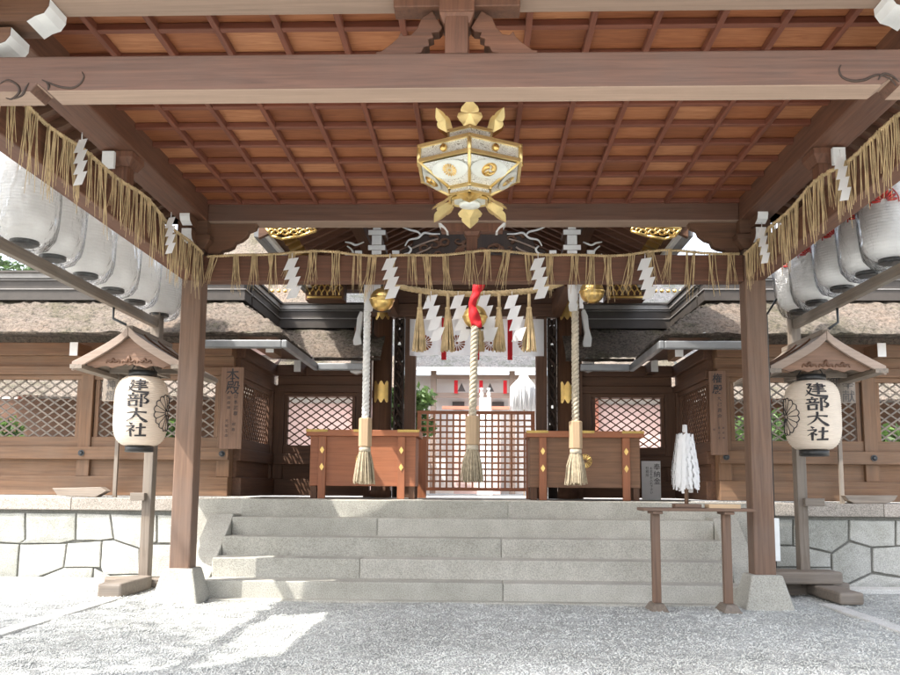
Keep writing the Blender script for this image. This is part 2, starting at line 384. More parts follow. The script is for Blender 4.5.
# ------------------------------------------------------------------ helpers: thatch, rope, tassel
def slope(mb, e0, e1, r1, r0, rough=.022, du=.07):
    e0, e1, r1, r0 = map(Vector, (e0, e1, r1, r0))
    nu = max(4, int((e1-e0).length/du)); nv = max(5, int((r0-e0).length/(du*.7)))
    n = (e1-e0).cross(r0-e0).normalized()
    if n.z < 0: n = -n
    def fn(u, v):
        p = (e0*(1-u)+e1*u)*(1-v)+(r0*(1-u)+r1*u)*v
        return p+n*(R.uniform(-1, 1)*rough+.05*math.sin(PI*min(v*3, 1)/2)-.05)
    mb.grid(fn, nu, nv); return n
def edge_skirt(mb, a, b, h, out):
    a = Vector(a); b = Vector(b); o = Vector(out)
    nu = max(3, int((b-a).length/.1))
    mb.grid(lambda u, v: a*(1-u)+b*u+Vector((0, 0, -h*v))-o*(.09*v*v)+Vector((R.uniform(-1, 1), R.uniform(-1, 1), R.uniform(-1, 1)))*.006, nu, 4)
def twist_rope(mb, pts, r, turns, strands=3, seg=90, n=7):
    pts = [Vector(p) for p in pts]
    def P(t):
        x = t*(len(pts)-1); i = min(int(x), len(pts)-2); return pts[i].lerp(pts[i+1], x-i)
    for s in range(strands):
        q = []
        for k in range(seg+1):
            t = k/seg; p = P(t); d = (P(min(t+.01, 1))-P(max(t-.01, 0))).normalized()
            a = d.orthogonal().normalized() if abs(d.z) > .9 else d.cross(Vector((0, 0, 1))).normalized()
            if abs(d.z) > .9: a = (Vector((1, 0, 0))-d*d.x).normalized()
            b = d.cross(a); th = 2*PI*(turns*t+s/strands)
            q.append(p+(a*math.cos(th)+b*math.sin(th))*r*.52)
        mb.tube(q, r*.56, n)
def straw_bunch(mb, p, length, n=7, spread=.05, axis=(1, 0, 0), r=.0045):
    p = Vector(p); ax = Vector(axis); ot = Vector((-ax.y, ax.x, 0))
    lean = R.uniform(-.05, .05)
    for k in range(n):
        L_ = length*R.uniform(.7, 1.06); a = R.uniform(-1, 1)*spread+lean; b = R.uniform(-.5, .5)*spread
        st = p+ax*R.uniform(-.045, .045)+ot*R.uniform(-.012, .012)
        mid = st+Vector((0, 0, -L_*.5))+ax*a*R.uniform(.2, .6)+ot*b*.5
        end = st+Vector((0, 0, -L_))+ax*a*1.1+ot*b
        mb.tube([st, st.lerp(mid, .5)+Vector((0, 0, -.01)), mid, end], [r, r*1.05, r*.9, r*.35], 4, cap=False)
def shide(name, x, y, ztop, h, w, label, group, lean=0., n=4):
    t = thing(name, (x, y, ztop), label, 'paper streamer', group)
    mb = MB(); bh = h/(n+.35); zz = ztop; xx = x
    mb.tube([(x, y, ztop+.05), (x, y, ztop-.02)], .004, 5)
    for i in range(n):
        x0 = xx-w*.5; sl = .32*w
        yo = y-.006*i
        dxb = -w*.42
        q = [(x0+w*.2, yo, zz-sl*.2), (x0+w*1.1, yo-.004, zz+sl*.15), (x0+w*1.1+dxb, yo-.012, zz-bh*1.25+sl*.2), (x0+w*.2+dxb, yo-.012, zz-bh*1.25-sl*.2)]
        q2 = [(a, b+.002, c) for a, b, c in q]
        mb.add(q+q2, [(0, 1, 2, 3), (7, 6, 5, 4), (0, 4, 5, 1), (1, 5, 6, 2), (2, 6, 7, 3), (3, 7, 4, 0)])
        zz -= bh; xx += lean*w
    mb.build('folded_paper', M['paper'], t); return t

# ================================================================== SETTING
PL = 1.035                                            # terrace height
g = MB(); g.add([(-400, -400, 0), (400, -400, 0), (400, 400, 0), (-400, 400, 0)], [(0, 1, 2, 3)])
tag(g.build('ground', M['gravel'], normals=False), 'pale grey raked gravel court', 'ground', kind='structure')
def hum(x, y):
    return .012*math.sin(x*3.1+1.3*math.sin(y*2.3))*math.sin(y*4.7+x*1.1)+.006*math.sin(x*11+y*5)*math.sin(y*13-x*4)
nx, ny = 170, 110
gb = MB(); gb.grid(lambda u, v: (-7+14*u, -5+6.2*v, .014+hum(-7+14*u, -5+6.2*v)+R.uniform(-.004, .004)), nx, ny)
tag(gb.build('gravel_bed', M['gravel'], normals=False), 'raked gravel bed before the steps', 'gravel', kind='structure')
# loose pebbles
rng = np.random.default_rng(5); N = 70000
yy = rng.uniform(0, 1, N); D = 1/(1/4.9+yy*(1/10.4-1/4.9)); py_ = D-9.36; px_ = .1+rng.uniform(-.62, .62, N)*D
zz_ = .014+.012*np.sin(px_*3.1+1.3*np.sin(py_*2.3))*np.sin(py_*4.7+px_*1.1)
sz = rng.uniform(.004, .0105, N)*(.75+.05*D)
keep = ~((np.abs(px_) < 2.95) & (py_ > -.18))
px_, py_, zz_, sz = px_[keep], py_[keep], zz_[keep], sz[keep]; N = len(px_)
base = np.array([(1, 0, 0), (0, 1, 0), (-1, 0, 0), (0, -1, 0), (0, 0, .75), (0, 0, -.75)])
off = base[None]*sz[:, None, None]*rng.uniform(.6, 1.25, (N, 6, 1)); ang = rng.uniform(0, 6.28, N); ca, sa = np.cos(ang)[:, None], np.sin(ang)[:, None]
V = np.stack([off[..., 0]*ca-off[..., 1]*sa, off[..., 0]*sa+off[..., 1]*ca, off[..., 2]], -1)+np.stack([px_, py_, zz_+sz*.25], -1)[:, None]
F = np.array([(0, 1, 4), (1, 2, 4), (2, 3, 4), (3, 0, 4), (1, 0, 5), (2, 1, 5), (3, 2, 5), (0, 3, 5)])
F = (F[None]+np.arange(N)[:, None, None]*6).reshape(-1, 3)
me = bpy.data.meshes.new('pebbles'); me.vertices.add(N*6); me.vertices.foreach_set('co', V.reshape(-1)); me.loops.add(len(F)*3); me.loops.foreach_set('vertex_index', F.reshape(-1))
me.polygons.add(len(F)); me.polygons.foreach_set('loop_start', np.arange(len(F))*3); me.polygons.foreach_set('loop_total', np.full(len(F), 3)); me.update(calc_edges=True)
me.polygons.foreach_set('use_smooth', np.ones(len(F), bool)); me.materials.append(M['pebble'])
pb = bpy.data.objects.new('pebbles', me); COL.objects.link(pb); tag(pb, 'loose grey pebbles strewn over the raked gravel', 'gravel', kind='stuff')

# terrace floor (stone paving) behind the steps, court gravel beyond
t = MB(); t.box(-3.4, 3.4, 1.49, 5.2, .2, PL-.004); t.box(-40, -2.9, 2.3, 5.2, .2, PL-.012); t.box(2.9, 40, 2.3, 5.2, .2, PL-.012)
tag(t.build('terrace', M['granite']), 'stone terrace under the gate', 'terrace', kind='structure')
t = MB(); t.box(-60, 60, 5.2, 60, .2, PL-.03)
tag(t.build('courtyard', M['court']), 'bright gravel courtyard beyond the gate', 'courtyard', kind='structure')
t = MB(); t.box(-40, -2.84, 1.93, 2.3, .2, PL+.012); t.box(2.84, 40, 1.93, 2.3, .2, PL+.012)
tag(t.build('terrace_gravel', M['court']), 'strip of pale gravel behind the coping', 'gravel', kind='structure')
# kerb strips in the gravel
for s in (-1, 1):
    k = MB(); k.box(s*3.62, s*3.78, -7, -.05 if s < 0 else .1, -.05, .032)
    tag(k.build('kerb_strip', M['kerb'], bevel=.008), 'pale stone drip strip in the gravel', 'kerb', kind='structure')
    k = MB(); k.box(s*3.0, s*30, 1.3, 1.62, -.05, .05)
    tag(k.build('gutter_strip', M['kerb'], bevel=.01), 'stone gutter strip at wall foot', 'kerb', kind='structure')
k = MB(); k.box(-2.7, 2.7, -.14, .02, -.05, .03)
tag(k.build('step_kerb', M['granite'], bevel=.01), 'low stone kerb before the bottom step', 'kerb', kind='structure')

# ================================================================== STONE STEPS
st = thing('stone_steps', (0, .7, 0), 'broad flight of five grey granite steps below the offertory boxes', 'steps')
HW = 2.83; ys = [0, .37, .74, 1.11, 1.48]; hs = [.207*k for k in range(6)]
joints = [[.35], [-1.2], [.35], [-1.1, 2.1], [.45]]
for i in range(5):
    xs = [-HW]+joints[i]+[HW]; mb = MB()
    for a, b in zip(xs[:-1], xs[1:]):
        nseg = max(2, int((b-a)/.25)); z1 = hs[i+1]
        y1 = (ys[i+1]+.03) if i < 4 else 1.9
        mb.box(a+.0015, b-.0015, ys[i], y1, max(0, hs[i]-.15), z1)
    mb.build('step', M['granite'], st, bevel=.012)
for s in (-1, 1):
    mb = MB(); x0, x1 = sorted((s*(HW+.004), s*(HW+.3)))
    mb.prism([(.05, 0), (1.7, 0), (1.7, .86), (1.2, .86)], x0, x1, 'YZ')
    mb.build('cheek_stone', M['granite'], st, bevel=.012)

# ================================================================== STONE RETAINING WALLS
LST = [[(-40, 188), (75, 188), (75, 270), (60, 280), (-40, 275)], [(77, 188), (228, 190), (226, 268), (180, 280), (62, 280), (77, 270)], [(230, 190), (330, 192), (340, 265), (300, 272), (228, 270)],
 [(332, 192), (470, 195), (470, 275), (455, 282), (420, 295), (342, 268)], [(472, 195), (600, 197), (716, 197), (716, 280), (472, 278)], [(-40, 278), (58, 283), (50, 385), (-40, 380)],
 [(60, 283), (200, 281), (190, 351), (103, 387), (52, 385)], [(202, 280), (305, 273), (300, 352), (192, 352)], [(307, 273), (340, 270), (418, 298), (420, 372), (310, 375), (302, 352)],
 [(190, 354), (280, 354), (275, 400), (106, 400), (106, 390)], [(282, 354), (308, 377), (420, 374), (420, 400), (278, 400)], [(422, 297), (458, 284), (716, 283), (716, 400), (422, 400)], [(-40, 383), (50, 388), (104, 391), (104, 402), (-40, 402)]]
RST = [[(420, 206), (578, 208), (578, 285), (420, 285)], [(580, 208), (745, 210), (745, 272), (695, 308), (618, 290), (580, 287)], [(748, 210), (885, 212), (885, 288), (815, 292), (748, 270)],
 [(888, 212), (1000, 214), (1000, 285), (888, 287)], [(695, 312), (748, 276), (812, 294), (815, 368), (736, 405), (697, 370)], [(818, 295), (888, 290), (1000, 288), (1000, 385), (900, 380), (818, 365)],
 [(420, 288), (578, 288), (616, 293), (693, 312), (693, 351), (420, 351)], [(740, 408), (815, 372), (900, 384), (1000, 388), (1000, 425), (740, 425)], [(420, 354), (693, 354), (732, 406), (732, 425), (420, 425)]]
WY = 1.72
for s, polys, ox, lab in ((-1, LST, 0, 'sunlit pale stone retaining wall left of the steps'), (1, RST, 600, 'shaded stone retaining wall with a six-sided block, right of the steps')):
    w = thing('stone_wall', (s*6, WY, 0), lab, 'wall')
    mb = MB()
    for poly in polys:
        q = [at(ox+a/3, 450+b/3, WY) for a, b in poly]
        cx = sum(p[0] for p in q)/len(q); cz = sum(p[1] for p in q)/len(q)
        sub = []
        for i in range(len(q)):
            a, b = q[i], q[(i+1) % len(q)]
            for k in range(4): sub.append((a[0]+(b[0]-a[0])*k/4, a[1]+(b[1]-a[1])*k/4))
        n = len(sub)
        def ins(p, d, y):
            vx, vz = cx-p[0], cz-p[1]; l = math.hypot(vx, vz) or 1
            return (p[0]+vx/l*d, y, p[1]+vz/l*d)
        rj = [R.uniform(-.004, .004) for _ in sub]; bulge = R.uniform(-.006, .008)
        rings = [[ins(p, .003+rj[i]*.5, WY+.06) for i, p in enumerate(sub)], [ins(p, .005+rj[i]*.5, WY+.004) for i, p in enumerate(sub)], [ins(p, .014+rj[i]*.5, WY-.008) for i, p in enumerate(sub)], [ins(p, .09, WY-.012-bulge) for p in sub]]
        vs = sum(rings, [])+[(cx, WY-.0125-bulge, cz)]
        fs = [(k*n+i, k*n+(i+1) % n, (k+1)*n+(i+1) % n, (k+1)*n+i) for k in range(3) for i in range(n)]+[(3*n+i, 3*n+(i+1) % n, 4*n) for i in range(n)]
        mb.add(vs, fs)
    # the courses beyond the frame
    x = at(ox+(-40 if s < 0 else 1000)/3, 560, WY)[0]; zc = [.03, .36, .60, .86]
    for r_ in range(3):
        xx = x
        while abs(xx) < 22:
            wd = R.uniform(.45, .85); a, b = sorted((xx+s*.008, xx+s*(wd-.008))); mb.box(a, b, WY-.015, WY+.06, zc[r_]+.006, zc[r_+1]-.006); xx += s*wd
    mb.build('facing_stones', M['wallstone'], w)
    mb = MB(); mb.box(s*2.84, s*22, WY+.03, WY+.3, 0, .87); mb.build('core', M['joint'], w)
    mb = MB(); xx = 2.84
    for wd in [2.2, 1.1, 1.9, 1.4, 2.0, 1.7, 2.2, 1.8, 2.0, 2.2]:
        a, b = sorted((s*(xx+.002), s*(xx+wd-.002))); mb.box(a, b, WY-.05, WY+.22, .875, PL); xx += wd
    mb.build('coping', M['coping'], w, bevel=.012)

# ================================================================== PAVILION
CX, BY, FY = 2.96, -.2, -4.6
pv = thing('worship_pavilion', (0, -2.2, 0), 'open timber pavilion with an orange coffered ceiling over the court', 'pavilion')
zt0, zt1 = Z(283, BY), Z(257, BY)                 # tie beam
zb0, zb1 = Z(224.5, BY), Z(205, BY)+.06
CZ = Z(204, BY-.16)+.0                             # ceiling boards
for s in (-1, 1):
    for y in (BY, FY):
        mb = MB(); mb.box(s*CX-.108, s*CX+.108, y-.108, y+.108, .345, zt1+.06); c = mb.build('column', M['paleZ'], pv, bevel=.014)
        mb = MB(); mb.frustum(s*CX, y, 0, .355, .245, .155); mb.build('base_stone', M['granite'], c, bevel=.02)
        # capital block and the bracket arms with white painted noses
        mb = MB(); mb.frustum(s*CX, y, zt1+.06, zt1+.14, .12, .2); mb.box(s*CX-.2, s*CX+.2, y-.2, y+.2, zt1+.14, zt1+.2)
        cb = mb.build('capital', M['darkX'], pv, bevel=.008)
        mb = MB(); x = s*CX
        # scalloped bracket along the beam, towards the middle
        e = .17; xs0 = abs(x)-.14
        pr = [(0, zt1+.2), (0, zt1+.02), (.13, zt1+.02), (.15, zt1+.06), (.21, zt1+.07), (.27, zt1+.10), (.29, zt1+.15), (.35, zt1+.17), (.41, zt1+.22), (.43, zt1+.27), (.5, zt1+.3), (.52, zb0), (0, zb0)]
        mb.prism([(s*(xs0-u), w_) for u, w_ in pr], y-.05, y+.05)
        if y == BY: mb.build('carved_bracket', M['darkX'], pv, bevel=.005)
        mb = MB(); mb.box(x-.16, x+.16, y-.16, y+.16, zt1+.2, zb0); mb.build('bracket_block', M['darkX'], pv)
        for k, (oy, ozz) in enumerate(((-.34, .09), (-.42, .26))):
            mb = MB(); a = zt1+ozz
            mb.prism([(y-.1, a), (y+oy+.1, a), (y+oy+.02, a+.03), (y+oy, a+.07), (y+oy, a+.13), (y-.1, a+.13)], x-.05, x+.05, 'YZ'); arm = mb.build('bracket_arm', M['darkY'], pv)
            mb = MB()
            prf = [(y+oy+.1, a-.003), (y+oy+.02, a+.028), (y+oy-.003, a+.07), (y+oy-.003, a+.13)]
            mb.grid(lambda u, v: (x-.052+.104*u, *[pp for pp in (prf[int(round(v*3))])]), 1, 3, False)
            mb.build('white_tip', M['white'], arm)
        if y == FY:
            for L_ in ([(35, 30), (43, 25), (52, 22), (57, 15), (58, 8)], [(-4, 57), (6, 53), (14, 50), (19, 44), (20, 36)]):
                pr_ = [at(a, b, FY) for a, b in L_]; pr_ = [(s*abs(a), b) for a, b in pr_]
                xo = s*(CX-.16)
                mb = MB(); mb.prism([(xo, pr_[0][1])]+pr_+[(xo, pr_[-1][1])], FY-.10, FY+.10); arm = mb.build('bracket_arm', M['darkX'], pv)
                mb = MB(); q = [(a-s*.004, b-.003) for a, b in pr_]
                mb.grid(lambda u, v: (q[int(round(v*4))][0], FY-.103+.206*u, q[int(round(v*4))][1]), 1, 4, False); mb.build('white_tip', M['white'], arm)
# tie beams
mb = MB(); mb.box(-CX+.108, CX-.108, BY-.085, BY+.085, zt0, zt1); mb.build('tie_beam', M['hallX'], pv, bevel=.01)
for s in (-1, 1):
    mb = MB(); mb.box(s*CX-.085, s*CX+.085, FY+.108, BY-.108, zt0, zt1); mb.build('tie_beam', M['hallY'], pv, bevel=.01)
    mb = MB(); mb.box(s*CX-.15, s*CX+.15, FY-1.2, BY+.15, zb0, zb1+.06); mb.build('side_beam', M['hallY'], pv, bevel=.012)
    # strut half way along the side tie beam
    ym = (FY+BY)/2+.2; mb = MB(); mb.box(s*CX-.07, s*CX+.07, ym-.07, ym+.07, zt1+.003, zb0-.12); mb.frustum(s*CX, ym, zb0-.12, zb0-.05, .09, .13); mb.box(s*CX-.13, s*CX+.13, ym-.13, ym+.13, zb0-.05, zb0-.003)
    stt = mb.build('strut', M['hallZ'], pv)
    mb = MB(); mb.box(s*(CX+.06)-.05, s*(CX+.06)+.05, ym-.17, ym-.13, zb0-.16, zb0-.02); mb.build('white_tip', M['white'], stt)
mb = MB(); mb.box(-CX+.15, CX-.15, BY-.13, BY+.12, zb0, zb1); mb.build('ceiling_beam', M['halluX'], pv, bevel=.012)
zf = Z(13.5, FY+.11)
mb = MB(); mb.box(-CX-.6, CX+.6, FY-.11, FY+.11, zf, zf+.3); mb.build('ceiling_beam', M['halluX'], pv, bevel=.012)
# front rainbow beam
FB0, FB1 = FY-.10, FY+.09
zr0, zr1 = Z(88.5, FB0), Z(52.5, FB0)
xl, xr = X(53, FB1, 104), X(877, FB1, 101)
mb = MB(); nn = 24
def belly(x): return 0
poly = [(-3.6, zr0-.0)]+[(xl-.12, zr0), (xl, zr0-.055+.02)]+[(xl+.0001+(xr-xl)*k/nn, zr0-.035) for k in range(nn+1)]+[(xr, zr0-.035), (xr+.12, zr0), (3.6, zr0), (3.6, zr1), (-3.6, zr1)]
poly = [(-3.6, zr0-.01), (xl-.03, zr0-.01), (xl+.03, zr0+.045), (xr-.03, zr0+.045), (xr+.03, zr0-.01), (3.6, zr0-.01), (3.6, zr1), (-3.6, zr1)]
poly = [(-3.6, zr0), (xl-.04, zr0), (xl+.0, zr0+.05), (xl+.06, zr0+.005), (xr-.06, zr0+.005), (xr, zr0+.05), (xr+.04, zr0), (3.6, zr0), (3.6, zr1), (-3.6, zr1)]
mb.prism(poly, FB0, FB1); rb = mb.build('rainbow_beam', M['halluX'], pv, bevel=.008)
def groove(pts, nm='carved_scroll'):
    mb = MB(); q = [(*(lambda w: (w[0], FB0-.0005, w[1]))(at(px, py, FB0)),) for px, py in pts]
    q = [tuple(v) for v in catmull(q, 5)]
    mb.tube(q, [.003+.005*math.sin(PI*i/(len(q)-1)) for i in range(len(q))], 5); return mb.build(nm, M['char'], rb)
groove([(0, 84), (8, 80), (18, 86), (19, 93), (12, 99), (6, 98)]); groove([(14, 99), (22, 95), (26, 88), (29, 83)]); groove([(42, 80), (49, 83), (60, 87), (72, 88), (80, 84), (84, 77), (82, 72)]); groove([(48, 90), (49, 86), (46, 82)])
groove([(841, 65), (839, 70), (842, 77), (852, 81), (864, 80), (873, 76), (880, 75), (890, 79), (896, 86)]); groove([(878, 80), (883, 74), (892, 76), (899, 82)])
# frog-leg strut with cloud profile and short post on the rainbow beam
def frogleg(parent, Y, pz0, pz1, cxp, prof, mat, thick):
    for sgn in (-1, 1):
        mb = MB(); mb.prism([(cxp+sgn*u, pz0+(pz1-pz0)*w_) for u, w_ in prof], Y-thick, Y+thick); mb.build('frog_leg', mat, parent, bevel=.006)
z0, z1 = zr1+.002, zf-.002
cxp = X(457, FY, 30)
mb = MB(); mb.box(cxp-.065, cxp+.065, FY-.09, FY+.09, z0, z1-.06); mb.frustum(cxp, FY, z1-.16, z1-.1, .075, .1); mb.box(cxp-.1, cxp+.1, FY-.1, FY+.1, z1-.1, z1); mb.box(cxp-.36, cxp+.36, FY-.07, FY+.07, z1-.055, z1-.002)
mb.build('strut_post', M['hallZ'], pv, bevel=.006)
prof = [(.08, .62), (.14, .98), (.17, .9), (.2, .84), (.225, .62), (.26, .48), (.30, .46), (.32, .54), (.335, .42), (.37, .3), (.43, .14), (.46, .13), (.445, .0), (.25, .0), (.235, .08), (.2, .1), (.185, .22), (.155, .24), (.16, .38), (.13, .42), (.14, .52), (.1, .54)]
frogleg(pv, FY, z0, z1-.06, cxp, prof, M['hallX'], .045)
# same between the back tie beam and the ceiling beam
z0, z1 = zt1+.002, zb0-.002; cb_ = X(472, BY, 240)
mb = MB(); mb.box(cb_-.06, cb_+.06, BY-.07, BY+.07, z0, z1-.14); mb.frustum(cb_, BY, z1-.14, z1-.09, .065, .09); mb.box(cb_-.33, cb_+.33, BY-.06, BY+.06, z1-.09, z1)
sp = mb.build('strut_post', M['hallZ'], pv, bevel=.006)
for sgn in (-1, 1):
    mb = MB(); mb.prism([(cb_+sgn*.33, z1), (cb_+sgn*.36, z1), (cb_+sgn*.335, z1-.04), (cb_+sgn*.30, z1-.06), (cb_+sgn*.27, z1-.098), (cb_+sgn*.25, z1-.098), (cb_+sgn*.28, z1-.05)], BY-.063, BY+.063); mb.build('white_tip', M['white'], sp)
    mb = MB(); mb.prism([(cb_+sgn*.08, z0), (cb_+sgn*.2, z0), (cb_+sgn*.17, z0+.07), (cb_+sgn*.12, z0+.09), (cb_+sgn*.08, z0+.09)], BY-.05, BY+.05); mb.build('frog_leg', M['hallX'], pv)
# coffered ceiling
cw, cl = .41, .398
mb = MB(); cy1 = BY-.14; rows = 13
for i in range(-7, 7):
    for j in range(rows):
        x0, x1 = i*cw+.002, (i+1)*cw-.002; y1 = cy1-j*cl-.002; y0 = y1-cl+.004
        mb.box(max(x0, -2.81), min(x1, 2.81), y0, y1, CZ+.0595, CZ+.075)
mb.build('ceiling_board', M['ceil'], pv)
for j in range(rows+1): mb = MB(); mb.box(-2.81, 2.81, cy1-j*cl-.028, cy1-j*cl+.028, CZ+.010, CZ+.058); mb.build('ceiling_rib', M['ribX'], pv, bevel=.006)
for i in range(-6, 7): mb = MB(); mb.box(i*cw-.021, i*cw+.021, cy1-rows*cl, cy1, CZ+.002, CZ+.0585); mb.build('ceiling_rib', M['ribY'], pv, bevel=.006)
mb = MB(); mb.box(-2.84, 2.84, cy1-rows*cl, BY, CZ+.09, CZ+.12); mb.build('ceiling_backing', M['darkX'], pv)
# roof: sloping boards over the eaves, hipped
EX, EY0, EY1, EZ = 3.72, -5.3, .1, zb0+.10
RZ = CZ+.55
mb = MB()
ins_ = lambda x, y, z: (x, y, z)
def hipslab(mb, dz):
    i = [(-2.4, -4.3), (2.4, -4.3), (2.4, EY1), (-2.4, EY1)]; o = [(-EX, EY0), (EX, EY0), (EX, EY1), (-EX, EY1)]
    vs = [(a, b, EZ+dz) for a, b in o]+[(a, b, RZ+dz) for a, b in i]
    return vs
lo, hi = hipslab(mb, 0), hipslab(mb, .1)
mb.add(lo+hi, [(0, 1, 5, 4), (1, 2, 6, 5), (2, 3, 7, 6), (3, 0, 4, 7), (8, 9, 13, 12), (9, 10, 14, 13), (10, 11, 15, 14), (11, 8, 12, 15), (0, 1, 9, 8), (1, 2, 10, 9), (2, 3, 11, 10), (3, 0, 8, 11), (12, 13, 14, 15)])
mb.build('roof', M['hallX'], pv)
for s in (-1, 1):
    y = EY0+1.0
    while y < EY1-.05:
        mb = MB(); mb.bar((s*EX*.995, y, EZ-.03), (s*2.5, y, EZ-.03+(RZ-EZ)*(EX-2.5)/(EX-2.4)*.96), .07, .085); mb.build('eave_rafter', M['darkX'], pv); y += .27
for s in (-1, 1): mb = MB(); mb.box(s*EX-.05, s*EX+.05, EY0, EY1, EZ-.12, EZ+.05); mb.build('eave_board', M['darkY'], pv)
mb = MB(); mb.box(-EX+.052, EX-.052, EY0-.05, EY0+.05, EZ-.108, EZ+.047); mb.build('eave_board', M['darkX'], pv)

# ================================================================== SHIMENAWA ROUND THE PAVILION
def rope_thing(name, pts, label, tass_at, axis, length, n, off):
    t = thing(name, pts[0], label, 'straw rope', 'straw ropes round the pavilion')
    mb = MB(); twist_rope(mb, pts, .017, len(pts)*4, 2, len(pts)*14, 5); mb.build('rope', M['straw'], t)
    for k, (p, L_) in enumerate(tass_at):
        mb = MB(); straw_bunch(mb, p, L_, n, .05, axis)
        mb.build('straw_tassel', M['straw'], t)
    return t
def backz(x): return zt1+.015+.02*math.sin(x*3.3+.5)+.012*math.sin(x*7)-.02*abs(math.sin(x*1.6))
bp_ = [(x, BY-.125, backz(x)) for x in np.linspace(-2.8, 2.8, 30)]
ta = []; x = -2.72
while x < 2.75:
    ta.append(((x, BY-.13, backz(x)+.01), R.uniform(.34, .52))); x += R.uniform(.15, .26)
rope_thing('straw_rope', bp_, 'thin straw rope with straw fringe along the rear tie beam above the steps', ta, (1, 0, 0), .4, 10, 0)
for s, lab in ((-1, 'thin straw rope with straw fringe along the left tie beam over white lanterns'), (1, 'thin straw rope with straw fringe along the right tie beam over white lanterns')):
    def sz_(y): return zt1+.02+.03*math.sin(y*2.2)+.02*math.sin(y*5.1+s)
    sp_ = [(s*(CX-.125), y, sz_(y)) for y in np.linspace(FY+.2, BY-.17, 24)]
    ta = []; y = FY+.25
    while y < BY-.2:
        ta.append(((s*(CX-.13), y, sz_(y)+.01), R.uniform(.36, .56))); y += R.uniform(.10, .18)
    rope_thing('straw_rope', sp_, lab, ta, (0, 1, 0), .45, 7, 0)
Gs = 'paper streamers on the straw ropes'
for px, d in ((292, 'leftmost'), (390, 'left of the middle'), (538, 'right of the middle'), (645, 'rightmost')):
    x, z = at(px, 258, BY-.16); shide('paper_streamer', x, BY-.16, z, .45, .12, {'leftmost': 'white zigzag paper streamer on rear tie beam, nearest the left column', 'left of the middle': 'white zigzag paper streamer on rear tie beam above the left bell rope', 'right of the middle': 'white zigzag paper streamer on rear tie beam, right of the centre bell', 'rightmost': 'white zigzag paper streamer on rear tie beam, nearest the right column'}[d], Gs, .12)
for (px, py), Y, lab in (((72, 150), -2.9, 'white zigzag paper strip on left side rope, nearer the viewer'), ((168, 228), -1.1, 'white zigzag paper strip on left side rope, next to the column'), ((861, 148), -2.75, 'white paper strip on right side rope, nearer the viewer'), ((776, 232), -1.1, 'white paper strip on right side rope, next to the column')):
    s = -1 if px < 450 else 1
    Yv = 880*(CX-.2)/abs(px-479)-9.36
    shide('paper_streamer', s*(CX-.2), Yv, zt1+.02, .36, .07, lab, Gs, .1)

# ================================================================== HANGING HEXAGONAL LANTERN
LY = -2.72
lx, lz_t = at(470, 158, LY); lz_t = Z(160, LY-.24); 
hl = thing('hanging_lantern', (lx, LY, lz_t), 'large six-sided gold and silver lantern hanging under the coffered ceiling', 'hanging lantern')
RR = .445
def hexring(r, z): return [(lx+r*math.sin(k*PI/3), LY-r*math.cos(k*PI/3), z) for k in range(6)]
zA = lz_t+.115; zB = lz_t; zC = lz_t-.165
zB2 = lz_t-.012
def hexshell(mb, r0, z0_, r1, z1_):
    a, b = hexring(r0, z0_), hexring(r1, z1_); mb.add(a+b, [(k, (k+1) % 6, 6+(k+1) % 6, 6+k) for k in range(6)])
def hexframe(mb, r, z, w, h):
    a = hexring(r, z)
    for k in range(6): mb.bar(a[k], a[(k+1) % 6], w, h)
    for p in a: mb.lathe([(w*.62, z-h*.5), (w*.62, z+h*.5)], p[0], p[1], 8)
ru, rl, rc = .19, .18, .205
mb = MB(); hexshell(mb, RR-.012, zA, RR-.012, zB); mb.build('frieze_panel', M['filigree'], hl, normals=False)
mb = MB(); hexshell(mb, RR-.02, zB2-.008, rl-.01, zC); mb.build('side_panel', M['filigree'], hl, normals=False)
mb = MB()
for r, z in ((RR, zA), (RR, zB), (rl, zC)): hexframe(mb, r, z, .024, .026)
for k in range(6):
    a = hexring(RR, zA)[k]; b = hexring(RR, zB)[k]; c = hexring(rl, zC)[k]; mb.tube([a, b], .016, 6); mb.tube([b, c], .014, 6)
# top cap sloping in, collar
hexframe(mb, ru, zA+.085, .02, .02); hexframe(mb, ru, zA+.175, .02, .022); hexframe(mb, rl, zC-.055, .018, .02); hexframe(mb, rl-.03, zC-.08, .018, .02)
mb.build('frame', M['palegold'], hl)
mb = MB(); hexshell(mb, RR, zA+.01, ru, zA+.07); a = hexring(RR, zA+.012); mb.build('roof_plate', M['gold'], hl, normals=False)
for q in ((ru-.008, zA+.08, ru-.008, zA+.175), (rl-.008, zC, rl-.008, zC-.055)): mb = MB(); hexshell(mb, *q); mb.build('collar_panel', M['filigree'], hl, normals=False)
mb = MB(); a = hexring(ru-.01, zA+.1); mb.add(a, [(0, 1, 2, 3, 4, 5)]); mb.build('plate', M['gold'], hl, normals=False); mb = MB(); a = hexring(rl-.03, zC-.08); mb.add(a, [(0, 1, 2, 3, 4, 5)]); mb.lathe([(.05, zC-.08), (.09, zC-.10), (.08, zC-.12), (.02, zC-.13)], lx, LY, 12); mb.build('plate', M['silver'], hl, normals=False)
mb = MB(); mb.tube([(lx, LY, zA+.1), (lx, LY, CZ+.05)], .012, 8); mb.build('hanging_rod', M['iron'], hl)
